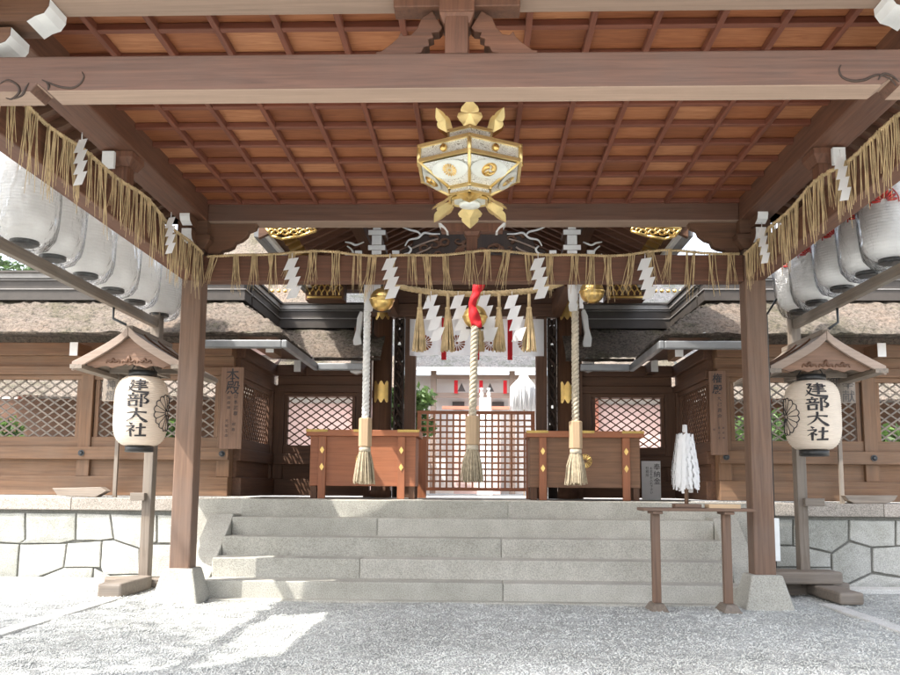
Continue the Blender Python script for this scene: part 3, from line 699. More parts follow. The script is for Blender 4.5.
# smooth field behind each crest plus crest
for k in range(6):
    A, B = Vector(hexring(RR, zB)[k]), Vector(hexring(RR, zB)[(k+1) % 6]); C, D_ = Vector(hexring(rl, zC)[(k+1) % 6]), Vector(hexring(rl, zC)[k])
    cen = (A+B)*.29+(C+D_)*.21; ux = (B-A).normalized(); vy = ((A+B)/2-(C+D_)/2).normalized(); nn_ = ux.cross(vy).normalized()
    if nn_.dot(cen-Vector((lx, LY, cen.z))) < 0: nn_ = -nn_
    mb = MB(); q = []
    for j in range(24):
        t_ = 2*PI*j/24; q.append(cen+nn_*.013+ux*(.155*math.cos(t_))+vy*(.085*math.sin(t_)))
    mb.add(q, [tuple(range(24))]); mb.build('field', M['silver'], hl, normals=False)
    mb = MB(); f_ = lambda r, t_, h_: cen+nn_*(.016+h_)+ux*(r*math.cos(t_))+vy*(r*math.sin(t_))
    if k % 2:
        for j in range(16):
            t0, t1 = 2*PI*j/16, 2*PI*(j+1)/16; tm = (t0+t1)/2
            mb.add([f_(.014, tm, .004), f_(.05, t0+.04, .001), f_(.06, tm, .006), f_(.05, t1-.04, .001)], [(0, 1, 2, 3)])
        mb.add([f_(.014, 2*PI*j/10, .005) for j in range(10)], [tuple(range(10))])
    else:
        for j in range(3):
            b0 = 2*PI*j/3; pts = []
            for u in range(9): pts.append(f_(.03+.022*u/8, b0+u*.26, .002))
            mb.tube(pts, [.021*(1-u/8)**.6+.002 for u in range(9)], 6)
        mb.tube([f_(.058, 2*PI*j/24, .001) for j in range(25)], .003, 5)
    mb.build('crest', M['gold'], hl, normals=False)
def petal(mb, base, out, upv, h, w, lobes=True):
    side = Vector(out).cross(Vector(upv)).normalized(); base = Vector(base); upv = Vector(upv).normalized()
    P = [(.0, -.5), (.1, -.62), (.22, -.82), (.36, -.98), (.5, -.86), (.54, -.66), (.60, -.7), (.72, -.62), (.84, -.38), (.94, -.16), (1, 0)]
    pts = [(t_, wv) for t_, wv in P]+[(t_, -wv) for t_, wv in P[-2::-1]]
    nrm = side.cross(upv)
    vs = [base+upv*(t_*h)+side*(wv*w*.5)+nrm*(.02*(1-abs(wv))) for t_, wv in pts]; ctr = [base+upv*(t_*h)+nrm*.03 for t_ in (.0, .5, 1)]
    n = len(vs); vs2 = vs+[base+upv*(.45*h)+nrm*.03]
    mb.add(vs2, [(i, (i+1) % n, n) for i in range(n)])
for k in range(6):
    th = k*PI/3; o = Vector((math.sin(th), -math.cos(th), 0))
    mb = MB(); b = Vector((lx, LY, zA+.175))+o*(ru+.0); u = (o*.75+Vector((0, 0, .9))).normalized(); petal(mb, b, o, u, .20, .20); mb.build('upper_petal', M['palegold'], hl, normals=False)
    mb = MB(); b = Vector((lx, LY, zC-.06))+o*(rl-.01); u = (o*.85+Vector((0, 0, -.6))).normalized(); petal(mb, b, o, u, .21, .20); mb.build('lower_petal', M['palegold'], hl, normals=False)
for k in range(6):
    th = (k+.5)*PI/3; o = Vector((math.sin(th), -math.cos(th), 0)); p = Vector((lx, LY, (zA+zB)/2))+o*(RR*.866+.004)
    mb = MB(); mb.lathe([(.004, p.z-.03), (.026, p.z-.015), (.03, p.z+.008), (.014, p.z+.03)], p.x, p.y, 10); mb.build('boss', M['gold'], hl)

# ================================================================== PAPER LANTERN ROWS
def chochin_profile(h, r, ribs, z0_, capr):
    pr = []
    n = ribs*3
    for i in range(n+1):
        t_ = i/n; s_ = abs(2*t_-1)
        rr = capr+(r-capr)*(1-s_**4.2)**.62
        rr += .007*(abs(math.sin(PI*t_*ribs))-.5)
        pr.append((rr, z0_+h*t_))
    return pr
def white_lantern(x, y, zbot, label, group, red=False):
    t = thing('paper_lantern', (x, y, zbot), label, 'paper lantern', group)
    h, r = .80, .255
    mb = MB(); mb.lathe(chochin_profile(h, r, 30, zbot+.05, .115), x, y, 28); mb.build('lantern_body', M['chochin_shade' if red else 'chochin'], t)
    mb = MB(); mb.lathe([(.105, zbot+.012), (.118, zbot+.02), (.118, zbot+.05), (.105, zbot+.055)], x, y, 24); mb.build('bottom_cap', M['black'], t)
    mb = MB(); mb.lathe([(.13, zbot+h+.04), (.15, zbot+h+.045), (.15, zbot+h+.09), (.1, zbot+h+.1)], x, y, 24); mb.build('top_cap', M['black'], t)
    mb = MB(); mb.tube([(x, y, zbot+h+.09), (x, y, zbot+h+.2)], .008, 6); mb.build('hook', M['iron'], t)
    # crumpled plastic bag round it
    mb = MB(); n = 28
    prf = [(.11, -.035), (.19, .0), (.245, .07), (.272, .18), (.279, .35), (.278, .52), (.268, .68), (.235, .80), (.15, .88)]
    vs = []
    for k, (rr, zz) in enumerate(prf):
        for j in range(n):
            a = 2*PI*j/n; q = rr*(1+.035*math.sin(a*3+k)+R.uniform(-.018, .018)); vs.append((x+q*math.cos(a), y+q*math.sin(a), zbot+zz+R.uniform(-.008, .008)))
    mb.add(vs, [(k*n+j, k*n+(j+1) % n, (k+1)*n+(j+1) % n, (k+1)*n+j) for k in range(len(prf)-1) for j in range(n)], True); mb.build('plastic_cover', M['plastic'], t)
    if red:
        mb = MB(); pr = chochin_profile(h, r, 30, zbot+.05, .115)
        def place(u, v):                # u angle offset, v 0..1 height
            i = min(len(pr)-1, max(0, int(v*(len(pr)-1)))); rr = pr[i][0]+.007; a = math.radians(236)+u; return (x+rr*math.cos(a), y+rr*math.sin(a), zbot+.05+h*v)
        for j in range(9):
            b = math.radians(-80+20*j); pts = [place(math.sin(b)*q*.42, (.58)+math.cos(b)*q*.15) for q in (.25, .45, .65, .85, 1.)]
            mb.tube(pts, [.004, .008, .013, .016, .008], 5)
        mb.tube([place(math.sin(math.radians(-95+19*j))*.46, (.58)+math.cos(math.radians(-95+19*j))*.168) for j in range(11)], .006, 5)
        mb.build('red_crest', M['redprint'], t)
    return t
RX = 3.8
rackz = 3.12
ordl = ['nearest the viewer', 'second from the viewer', 'third from the viewer', 'fourth from the viewer', 'next to last', 'last, at the far end']
ordr = ['nearest the viewer', 'second from the viewer', 'third from the viewer', 'fourth from the viewer', 'last, at the far end']
def lant_y(px): return FPX*(RX+(.1 if px < 450 else -.1))/abs(px-479)-9.36
for px, o in zip((3, 34, 70, 99.5, 123, 149), ordl):
    yv = lant_y(px); white_lantern(-RX, yv, rackz+.09, 'white ribbed paper lantern in clear plastic, left row, '+o, 'white lanterns in the left row')
for px, o in zip((894, 870, 843, 817, 800), ordr):
    yv = lant_y(px); white_lantern(RX, yv, rackz+.09, 'white red-printed paper lantern in clear plastic, right row, '+o, 'white lanterns in the right row', True)
# the racks that carry them
for s, lab in ((-1, 'tall timber lantern rack left of the steps on crossed foot timbers'), (1, 'tall timber lantern rack right of the steps on a grey plank foot')):
    py = 1.0; t = thing('lantern_rack', (s*RX, py, 0), lab, 'lantern rack')
    mb = MB(); mb.box(s*RX-.056, s*RX+.056, py-.07, py+.07, .12, 4.22); mb.build('post', M['greyZ'], t, bevel=.008)
    mb = MB(); mb.box(s*RX-.035, s*RX+.035, -4.9, py-.072, rackz-.045, rackz+.06); mb.build('lower_rail', M['greyY'], t, bevel=.006)
    mb = MB(); mb.box(s*RX-.04, s*RX+.04, -4.9, py-.072, 4.19, 4.3); mb.build('upper_rail', M['greyY'], t)
    mb = MB(); mb.box(s*RX-.07, s*RX+.07, -4.97, -4.83, 0, 4.3); mb.build('post', M['greyZ'], t)
    for q in (((-RX-.45, -RX+.55, py-.10, py+.10, 0, .13), (-RX-.13, -RX+.13, py-1.0, py-.105, .0, .16)) if s < 0 else ((RX-.75, RX+.32, py-.32, py+.06, .16, .30), (RX+.0, RX+.25, py-1.0, py-.06, .03, .155), (RX-.5, RX+.5, py-.05, py+.2, .0, .155))):
        mb = MB(); mb.box(*q); mb.build('foot_timber', M['greyX'], t, bevel=.025)
    mb = MB(); mb.bar((s*RX-.0, py-.1, 1.06), (s*(RX-.0)+(.17 if s < 0 else .22)*(-1 if s < 0 else 1), py-.1, 1.06), .09, .09); mb.build('peg', M['greyX'], t, bevel=.006)
# ================================================================== LANTERN SHELTERS WITH BIG LANTERNS
def big_lantern(x, y, z0_, z1_, crest_side, label):
    t = thing('painted_lantern', (x, y, z0_), label, 'paper lantern', 'big painted lanterns')
    r = .283; h = z1_-z0_
    pr = chochin_profile(h-.07, r, 34, z0_+.035, .15)
    mb = MB(); mb.lathe(pr, x, y, 40); mb.build('lantern_body', M['cream'], t)
    mb = MB(); mb.lathe([(.13, z0_-.035), (.15, z0_-.03), (.15, z0_+.03), (.13, z0_+.035)], x, y, 24); mb.build('bottom_cap', M['black'], t)
    mb = MB(); mb.lathe([(.13, z1_-.04), (.15, z1_-.035), (.15, z1_+.03), (.12, z1_+.035)], x, y, 24); mb.tube([(x-.14, y, z1_+.02), (x-.1, y, z1_+.09), (x+.1, y, z1_+.09), (x+.14, y, z1_+.02)], .007, 6); mb.build('top_cap', M['black'], t)
    fc = math.atan2(CAM[1]-y, CAM[0]-x)                       # direction of the court
    def rad(z):
        i = (z-(z0_+.035))/(h-.07)*(len(pr)-1); i = min(len(pr)-1, max(0, int(i))); return pr[i][0]
    def surf(a, z, lift): rr = rad(z)+.005+lift; return (x+rr*math.cos(a), y+rr*math.sin(a), z)
    mb = MB(); cell = h*.188
    a0 = -.16 if crest_side > 0 else .17
    for k, ch in enumerate('建部大社'):
        zc = z1_-h*.19-k*h*.19
        write_glyph(mb, ch, lambda u, v, l: surf(fc+a0+(u-.5)*.235/r*1.0, zc+(v-.5)*cell, l), 1.5)
    mb.build('lettering', M['ink'], t, normals=False)
    # sixteen-petal crest in outline, wrapping the side
    mb = MB(); fm = MB(); ca_ = fc+crest_side*1.15; zc = (z0_+z1_)/2-.02; q = .2
    def S(rr, th, l=0): return surf(ca_+rr*math.cos(th)/r*.98, zc+rr*math.sin(th), l)
    for j in range(16):
        t0 = 2*PI*j/16; mb.tube([S(q*.12+q*.78*u/6, t0) for u in range(7)], .0042, 4)
        mb.tube([S(q*(.90+.1*math.sin(PI*u/6)), t0+(2*PI/16)*u/6) for u in range(7)], .0058, 4)
    mb.tube([S(q*.12, 2*PI*j/16) for j in range(17)], .0035, 4)
    mb.build('crest', M['ink'], t, normals=False)
    return t
def shelter(px, py, s, label):
    Yf, Yb = -.15, 1.08
    ax, az = at(px, py, Yf); w = .58; dz = Z(py, Yf, px)-Z(py+35, Yf, px)
    t = thing('lantern_shelter', (ax, Yb, az-dz), label, 'lantern shelter', 'lantern shelters')
    for sg in (-1, 1):
        mb = MB(); n = 8
        def fn(u, v):
            x = u*w; z = az-dz*(u**.85)*1.0-.02*math.sin(PI*u)
            return (ax+sg*x, Yf+(Yb-Yf)*v, z)
        top = [(u/n*w, az-dz*((u/n)**.80)) for u in range(n+1)]
        poly = top+[(a+.01, b-.055) for a, b in reversed(top)]
        poly = [(ax+sg*(a+.0015), b) for a, b in poly]
        mb.prism(poly, Yf, Yb); rf = mb.build('roof', M['greyY'], t, bevel=.005)
        for v0 in (.28, .62):
            mb = MB(); yv = Yf+(Yb-Yf)*v0; mb.prism([(ax+sg*(a+.002), b+.003) for a, b in top]+[(ax+sg*(a+.002), b+.025) for a, b in reversed(top)], yv-.025, yv+.025); mb.build('batten', M['darkX'], rf)
        mb = MB(); tb = [(u/n*(w+.01), az+.008-dz*((u/n)**.80)) for u in range(n+1)]; poly = tb+[(a, b-.095) for a, b in reversed(tb)]
        mb.prism([(ax+sg*(a+.0015), b) for a, b in poly], Yf-.045, Yf-.002); mb.build('bargeboard', M['freshX'], t, bevel=.004)
        mb = MB(); mb.box(ax+sg*(w-.10), ax+sg*(w+.03), Yf-.05, Yb, az-dz-.065, az-dz-.02); mb.build('eave_cap', M['greyY'], t)
    # gable panel with scalloped lower edge
    zg = az-dz-.03; half = w*.78
    mb = MB(); bot = []
    for k in range(25):
        u = -1+2*k/24; c = abs(math.sin(u*PI*2.5)); bot.append((ax+u*half, zg+.03*c-.025+(.03 if abs(u) < .16 else 0)))
    mb.prism([(ax, az-.1)]+[(ax-half*.98, zg+.09)]+bot+[(ax+half*.98, zg+.09)], Yf+.015, Yf+.05); mb.build('gable_panel', M['boardX'], t)
    for cx_ in (-.17, 0, .17):
        mb = MB(); q = catmull([(ax+cx_-.075, Yf+.013, zg+.028), (ax+cx_-.06, Yf+.013, zg+.058), (ax+cx_-.02, Yf+.013, zg+.045), (ax+cx_, Yf+.013, zg+.075+(.025 if cx_ == 0 else 0)), (ax+cx_+.02, Yf+.013, zg+.045), (ax+cx_+.06, Yf+.013, zg+.058), (ax+cx_+.075, Yf+.013, zg+.028)], 4); mb.tube(q, [.006+.011*math.sin(PI*i/(len(q)-1)) for i in range(len(q))], 5); mb.build('carved_cutout', M['darkX'], t)
    mb = MB(); mb.bar((ax, Yf-.02, az-.0), (ax, Yb, az-.0), .07, .05); mb.build('ridge', M['greyY'], t)
    mb = MB(); mb.bar((ax, Yb-.02, zg+.05), (s*RX, Yb-.02, zg+.05), .06, .07); mb.bar((ax-half, (Yf+Yb)/2, zg+.02), (ax+half, (Yf+Yb)/2, zg+.02), .05, .05); mb.bar((ax, Yf+.3, zg+.04), (ax, Yb, zg+.04), .05, .05); mb.build('bracket', M['greyX'], t)
    mb = MB(); xr_ = s*RX; mb.tube([(xr_, Yf-.12, rackz-.05), (xr_, Yf-.12, az+.08), (ax, Yf-.1, az+.015)], .014, 6); mb.build('stay', M['iron'], t)
    return ax, az, dz
shelter(130, 328, -1, 'small gabled timber roof over the painted lantern left of the steps')
shelter(825, 332, 1, 'small gabled timber roof over the painted lantern right of the steps')
LYY = .12
x, z1_ = at(143, 374, LYY); z0_ = Z(449, LYY, 143); big_lantern(x, LYY, z0_, z1_, 1, 'cream paper lantern with black lettering and crest on its right edge, left of the steps')
x, z1_ = at(811, 378, LYY); z0_ = Z(453, LYY, 811); big_lantern(x, LYY, z0_, z1_, -1, 'cream paper lantern with black lettering and crest on its left edge, right of the steps')
# grey plaques hung under the shelters
def plaque(px0, px1, py0, py1, Y, body, label, mat='greyZ'):
    x0, z1 = at(px0, py0, Y); x1, z0 = at(px1, py1, Y)
    t = thing('wooden_plaque', ((x0+x1)/2, Y, z0), label, 'plaque', 'written plaques')
    mb = MB(); mb.box(x0, x1, Y, Y+.02, z0, z1); mb.tube([(x0+.03, Y+.01, z1), ((x0+x1)/2, Y+.01, z1+.12), (x1-.03, Y+.01, z1)], .004, 5); mb.build('board', M[mat], t)
    wd = x1-x0
    for ci, colm in enumerate(body):
        n = len(colm); s_ = min((z1-z0)*.94/n, wd/len(body)*1.0)
        for k, ch in enumerate(colm):
            ox = x1-(ci+.5)*wd/len(body); oz = z1-(k+.5)*(z1-z0)*.94/n-.02
            font_text(ch, s_*.95, lambda a, b: (ox+a-s_*.47, Y-.003, oz+b-s_*.36), 'lettering', M['inkgrey'], t)
plaque(104, 118, 367, 401, .75, ['御神燈'], 'grey narrow plaque with faded writing, left shelter')
plaque(826, 856, 374, 403, .75, ['奉献', '御神'], 'grey square plaque with faded writing, right shelter')

# ================================================================== LATTICE WALLS (roofed wing fences)
NY, DY, CWX = 2.12, 4.18, 3.16            # near wall plane, recessed wall plane, return plane
EV = .88                                  # eave overhang
ez = Z(331, NY-EV, 150)+.03; rz = Z(299, NY+.12, 150)
def diag_lattice(mb, x0, x1, z0, z1, pw, ph, w, mapf):
    """flat crossing laths; mapf(u,z,d) -> world"""
    W_, H_ = x1-x0, z1-z0; sl = ph/pw
    for sg in (1, -1):
        k0 = -int(H_/sl/pw)-2; k1 = int(W_/pw)+int(H_/sl/pw)+3
        for k in range(k0, k1):
            # line u = k*pw + sg*z/sl
            pts = []
            for z in (0, H_): pts.append((k*pw+sg*z/sl, z))
            (ua, za), (ub, zb) = pts
            if ua > ub: (ua, za), (ub, zb) = (ub, zb), (ua, za)
            if ub < 0 or ua > W_: continue
            def lerp(u): f = (u-ua)/(ub-ua); return za+(zb-za)*f
            na, nb = max(ua, 0), min(ub, W_)
            if nb-na < .01: continue
            a, b = (na, lerp(na)), (nb, lerp(nb))
            dx, dz = b[0]-a[0], b[1]-a[1]; l = math.hypot(dx, dz); nx_, nz_ = -dz/l*w/2, dx/l*w/2
            d0 = .0 if sg > 0 else .0155; q = []
            for dd in (d0, d0+.015):
                for (u, z), sn in ((a, 1), (b, 1), (b, -1), (a, -1)): q.append(mapf(x0+u+nx_*sn, z0+z+nz_*sn, dd))
            mb.add(q, [(0, 1, 2, 3), (7, 6, 5, 4), (0, 4, 5, 1), (1, 5, 6, 2), (2, 6, 7, 3), (3, 7, 4, 0)])
zy = lambda y, px=80, Y=NY: Z(y, Y, px)
Hn = dict(base0=PL+.02, base1=zy(476), pan1=zy(459.5), rail1=zy(447), lf0=zy(437), lat1=zy(380), hd1=zy(369), b2=zy(358))
Xout = 9.5
def wall_section(t, s, kind):
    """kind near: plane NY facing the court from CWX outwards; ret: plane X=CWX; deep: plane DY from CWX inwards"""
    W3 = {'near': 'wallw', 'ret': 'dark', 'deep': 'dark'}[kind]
    if kind == 'near': u0, u1 = CWX, Xout; mp = lambda u, d, z: (s*u, NY+d, z); ax = 'X'
    elif kind == 'deep': u0, u1 = 1.62, CWX-.12; mp = lambda u, d, z: (s*u, DY+d, z); ax = 'X'
    else: u0, u1 = NY+.1, DY-.0; mp = lambda u, d, z: (s*(CWX-d), u, z); ax = 'Y'
    def bx(mb, a, b, d0, d1, z0, z1):
        p, q = mp(a, d0, z0), mp(b, d1, z1); mb.box(p[0], q[0], p[1], q[1], p[2], q[2])
    H = Hn
    h_off = 0
    mb = MB(); bx(mb, u0, u1, -.10, .12, H['base0'], H['base1']); mb.build('sill_beam', M[W3+ax], t, bevel=.01)
    mb = MB(); bx(mb, u0, u1, -.02, .05, H['base1'], H['pan1']); mb.build('dado_panel', M[W3+ax], t)
    mb = MB(); bx(mb, u0, u1, -.13, .10, H['pan1'], H['rail1']); rl_ = mb.build('rail', M[W3+ax], t, bevel=.01)
    mb = MB(); bx(mb, u0, u1, -.05, .06, H['rail1'], H['lf0']); bx(mb, u0, u1, -.05, .06, H['lat1'], H['lat1']+.06); mb.build('lattice_frame', M[W3+ax], t, bevel=.005)
    mb = MB(); bx(mb, u0, u1, -.09, .10, H['lat1']+.06, H['hd1']+.03); mb.build('header_beam', M[W3+ax], t, bevel=.01)
    mb = MB(); bx(mb, u0, u1, -.03, .06, H['hd1']+.03, H['b2']+.02); mb.build('frieze_board', M[W3+ax], t)
    mb = MB(); bx(mb, u0, u1, -.12, .12, H['b2']+.02, H['b2']+.19); mb.build('wall_plate', M[W3+ax], t, bevel=.01)
    # posts
    if kind == 'near': posts = [abs(X(86, NY)), abs(X(86, NY))+1.95, abs(X(86, NY))+3.9, CWX+.08]
    elif kind == 'deep': posts = [CWX-.2+.05, 1.72]
    else: posts = [DY-.1]
    for p in posts:
        mb = MB(); bx(mb, p-.085, p+.085, -.08, .09, H['base1'], H['hd1']+.02); mb.build('post', M[W3+'Z'], t, bevel=.008)
        if kind == 'near':
            q = mp(p, -.145, (H['pan1']+H['rail1'])/2); mb = MB(); mb.tube([(q[0], q[1]+.02, q[2]), (q[0], q[1], q[2])], .04, 14); mb.tube([(q[0], q[1], q[2]), (q[0], q[1]-.018, q[2])], [.03, .016], 12); mb.build('nail_cover', M['iron'], rl_)
    ps = sorted(posts)
    if kind == 'near': bays = [(a+.1, b-.1) for a, b in zip(ps[:-1], ps[1:])]
    elif kind == 'deep': bays = [(1.82, CWX-.24)]
    else: bays = [(u0+.12, u1-.22)]
    for a, b in bays:
        mb = MB(); lw, pw, ph = {'near': (.019, .165, .115), 'deep': (.018, .165, .115), 'ret': (.018, .12, .115)}[kind]
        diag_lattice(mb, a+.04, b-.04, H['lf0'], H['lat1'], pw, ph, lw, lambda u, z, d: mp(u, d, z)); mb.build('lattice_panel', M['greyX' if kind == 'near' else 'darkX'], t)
        mb = MB()
        for e in (a, b-.05): bx(mb, e, e+.05, -.03, .05, H['lf0'], H['lat1'])
        mb.build('jamb', M[W3+'Z'], t)
for s in (-1, 1):
    side = 'left' if s < 0 else 'right'
    w = thing('lattice_wall', (s*6, NY, PL), 'brown timber lattice wall under a thick bark roof on the %s retaining wall' % side, 'wall', 'roofed lattice walls')
    wall_section(w, s, 'near')
    wd = thing('lattice_wall', (s*2.4, DY, PL), 'dark set-back lattice wall joining the gate on its %s side' % side, 'wall', 'roofed lattice walls')
    wall_section(wd, s, 'ret'); wall_section(wd, s, 'deep')
    # white painted beam ends
    for (px, py, Y, tt) in (((74, 349, NY-.5, w), (270, 346, NY-.35, w), (297.5, 366, DY-.55, wd)) if s < 0 else ((881.5, 350, NY-.5, w), (679, 350, NY-.35, w), (654.5, 366, DY-.55, wd))):
        x, z = at(px, py, Y); mb = MB(); mb.box(x-.05, x+.05, Y+.002, (NY if tt is w else DY)+.1, z-.085, z+.085); e = mb.build('beam_end', M['wallwY' if tt is w else 'darkY'], tt, bevel=.004)
        mb = MB(); mb.box(x-.051, x+.051, Y-.012, Y, z-.086, z+.086); mb.build('white_tip', M['white'], e)
    # roofs
    ce = CWX-EV+.05; eyn, eyd = NY-EV, DY-EV; rn, rd, rc_ = NY+.12, DY+.12, CWX+.05
    mb = MB()
    slope(mb, (s*Xout, eyn, ez), (s*ce, eyn, ez), (s*rc_, rn, rz), (s*Xout, rn, rz)); edge_skirt(mb, (s*Xout, eyn, ez-.045), (s*ce, eyn, ez-.045), .03, (0, -1, 0)); 
    mb.build('bark_roof', M['thatch'], w)
    mb = MB(); slope(mb, (s*ce, eyn, ez), (s*ce, eyd, ez), (s*rc_, rd, rz), (s*rc_, rn, rz)); slope(mb, (s*ce, eyd, ez), (s*1.35, eyd, ez), (s*1.35, rd, rz), (s*rc_, rd, rz)); mb.build('bark_roof', M['thatch'], wd)
    # dark layered underside edge and boards
    mb = MB(); edge_skirt(mb, (s*Xout, eyn+.01, ez-.05), (s*(ce+.01), eyn+.01, ez-.05), .035, (0, -1, 0)); mb.build('roof_edge', M['thatchedge'], w)
    mb = MB(); edge_skirt(mb, (s*(ce+.01), eyn+.01, ez-.05), (s*(ce+.01), eyd+.01, ez-.05), .035, (-s, 0, 0)); edge_skirt(mb, (s*ce, eyd+.01, ez-.05), (s*1.35, eyd+.01, ez-.05), .035, (0, -1, 0)); mb.build('roof_edge', M['thatchedge'], wd)
    mb = MB(); mb.add([(s*Xout, eyn+.08, ez-.085), (s*(ce+.08), eyn+.08, ez-.085), (s*CWX, NY, ez+.06), (s*Xout, NY, ez+.06)], [(0, 1, 2, 3)]); mb.build('eave_soffit', M['redX'], w, normals=False)
    mb = MB(); mb.add([(s*(ce+.08), eyn+.08, ez-.085), (s*(ce+.08), eyd+.08, ez-.085), (s*CWX, DY, ez+.06), (s*CWX, NY, ez+.06)], [(0, 1, 2, 3)]); mb.add([(s*(ce+.08), eyd+.08, ez-.085), (s*1.5, eyd+.08, ez-.085), (s*1.5, DY, ez+.06), (s*CWX, DY, ez+.06)], [(0, 1, 2, 3)]); mb.build('eave_soffit', M['darkX'], wd, normals=False)
    # gutters
    gz = ez-.19
    mb = MB(); g0 = abs(X(196 if s < 0 else 742, eyn, 336)); mb.box(s*(ce-.0), s*g0, eyn-.03, eyn+.06, gz-.05, gz+.05); mb.build('gutter', M['gutter'], w, bevel=.015)
    mb = MB(); mb.box(s*(ce-.07), s*(ce+.0), eyn-.03, eyd+.03, gz-.05, gz+.05); mb.box(s*(ce-.07), s*1.55, eyd-.06, eyd+.03, gz-.05, gz+.05); mb.build('gutter', M['gutter'], wd, bevel=.015)
    # stacked ridges
    zr = rz-.05; ztop = Z(272, NY, 100)
    bands = [(0, .14, 'copper', .17), (.14, .155, 'seam', .185), (.155, .27, 'copper', .15), (.27, .285, 'seam', .17), (.285, ztop-zr-.1, 'copper', .13), (ztop-zr-.1, ztop-zr-.03, 'seam', .19), (ztop-zr-.03, ztop-zr, 'copper', .22)]
    for nm, tt, seg in (('near', w, lambda hw: [(s*Xout, s*(rc_-hw), rn-hw, rn+hw)]), ('deep', wd, lambda hw: [(s*(rc_+hw), s*1.55, rd-hw, rd+hw), (s*(rc_+hw), s*(rc_-hw), rn+.25, rd-hw-.001)])):
        A, B = MB(), MB()
        for z0_, z1_, mt, hw in bands:
            for q in seg(hw): (A if mt == 'copper' else B).box(*q, zr+z0_+.0005, zr+z1_-.0005)
        r_ = A.build('ridge', M['copper'], tt); B.build('ridge_band', M['seam'], r_)
    # thin stake and loose board on the coping
    sx = X(117 if s < 0 else 840, 1.86); mb = MB(); mb.box(sx-.022, sx+.022, 1.84, 1.884, PL, 2.2); mb.build('stake', M['greyZ'], w)
    # back wall of roof so light does not leak from behind
    mb = MB(); mb.add([(s*Xout, rn, rz), (s*rc_, rn, rz), (s*rc_, NY+EV, ez), (s*Xout, NY+EV, ez)], [(0, 1, 2, 3)]); mb.build('back_roof', M['thatch'], w, normals=False)
# loose boards lying on the coping
for pts, lab in (([(55, 488), (103, 487), (109, 491), (98, 497), (60, 495)], 'weathered board lying on the left coping'), ([(842, 497), (895, 497), (892, 502), (884, 505), (852, 505), (846, 502)], 'scalloped grey board lying on the right coping')):
    mb = MB(); Yb_ = 1.8; q = [at(a, b, Yb_) for a, b in pts]; zo = PL-min(p[1] for p in q)+.003
    mb.prism([(a, b+zo) for a, b in q], Yb_-.08, Yb_+.08); tag(mb.build('board', M['greyX'], bevel=.006), lab, 'board')

# name boards on the corner posts
def name_board(px0, px1, py0, py1, Y, cols, label, grp):
    x0, z1 = at(px0, py0, Y); x1, z0 = at(px1, py1, Y)
    t = thing('name_board', ((x0+x1)/2, Y, z0), label, 'sign', grp)
    mb = MB(); mb.box(x0, x1, Y, Y+.03, z0, z1); mb.build('board', M['boardZ'], t, bevel=.004)
    wd, hh = x1-x0, z1-z0
    for body, u, v0, size, step in cols:
        for k, ch in enumerate(body):
            cx, cz = x0+wd*u, z1-hh*v0-step*hh*k
            sz_ = size*wd
            if ch in GLYPH:
                mb = MB(); write_glyph(mb, ch, lambda a, b, l: (cx+(a-.5)*sz_, Y-.003-l, cz+(b-.5)*sz_), 1.3); mb.build('lettering', M['ink'], t, normals=False)
            else: font_text(ch, sz_*1.05, lambda a, b: (cx+a-sz_*.52+.12*b, Y-.004, cz+b-sz_*.38), 'lettering', M['ink'], t, bold=.002)
name_board(222, 241, 367, 449, NY-.16, [('本殿', .5, .10, .62, .155), ('日本武尊', .68, .36, .2, .07), ('御祭神', .36, .38, .16, .06), ('天明玉命', .3, .66, .15, .06), ('相殿', .62, .7, .15, .065)], 'upright wooden name board on the left corner post of the lattice wall', 'name boards')
name_board(709, 728, 371, 455, NY-.16, [('権殿', .45, .09, .58, .13), ('大己貴命', .56, .33, .27, .07), ('稲', .2, .7, .14, .05), ('事代主', .5, .68, .14, .06), ('御祭神', .76, .68, .14, .06)], 'upright wooden name board on the right corner post of the lattice wall', 'name boards')

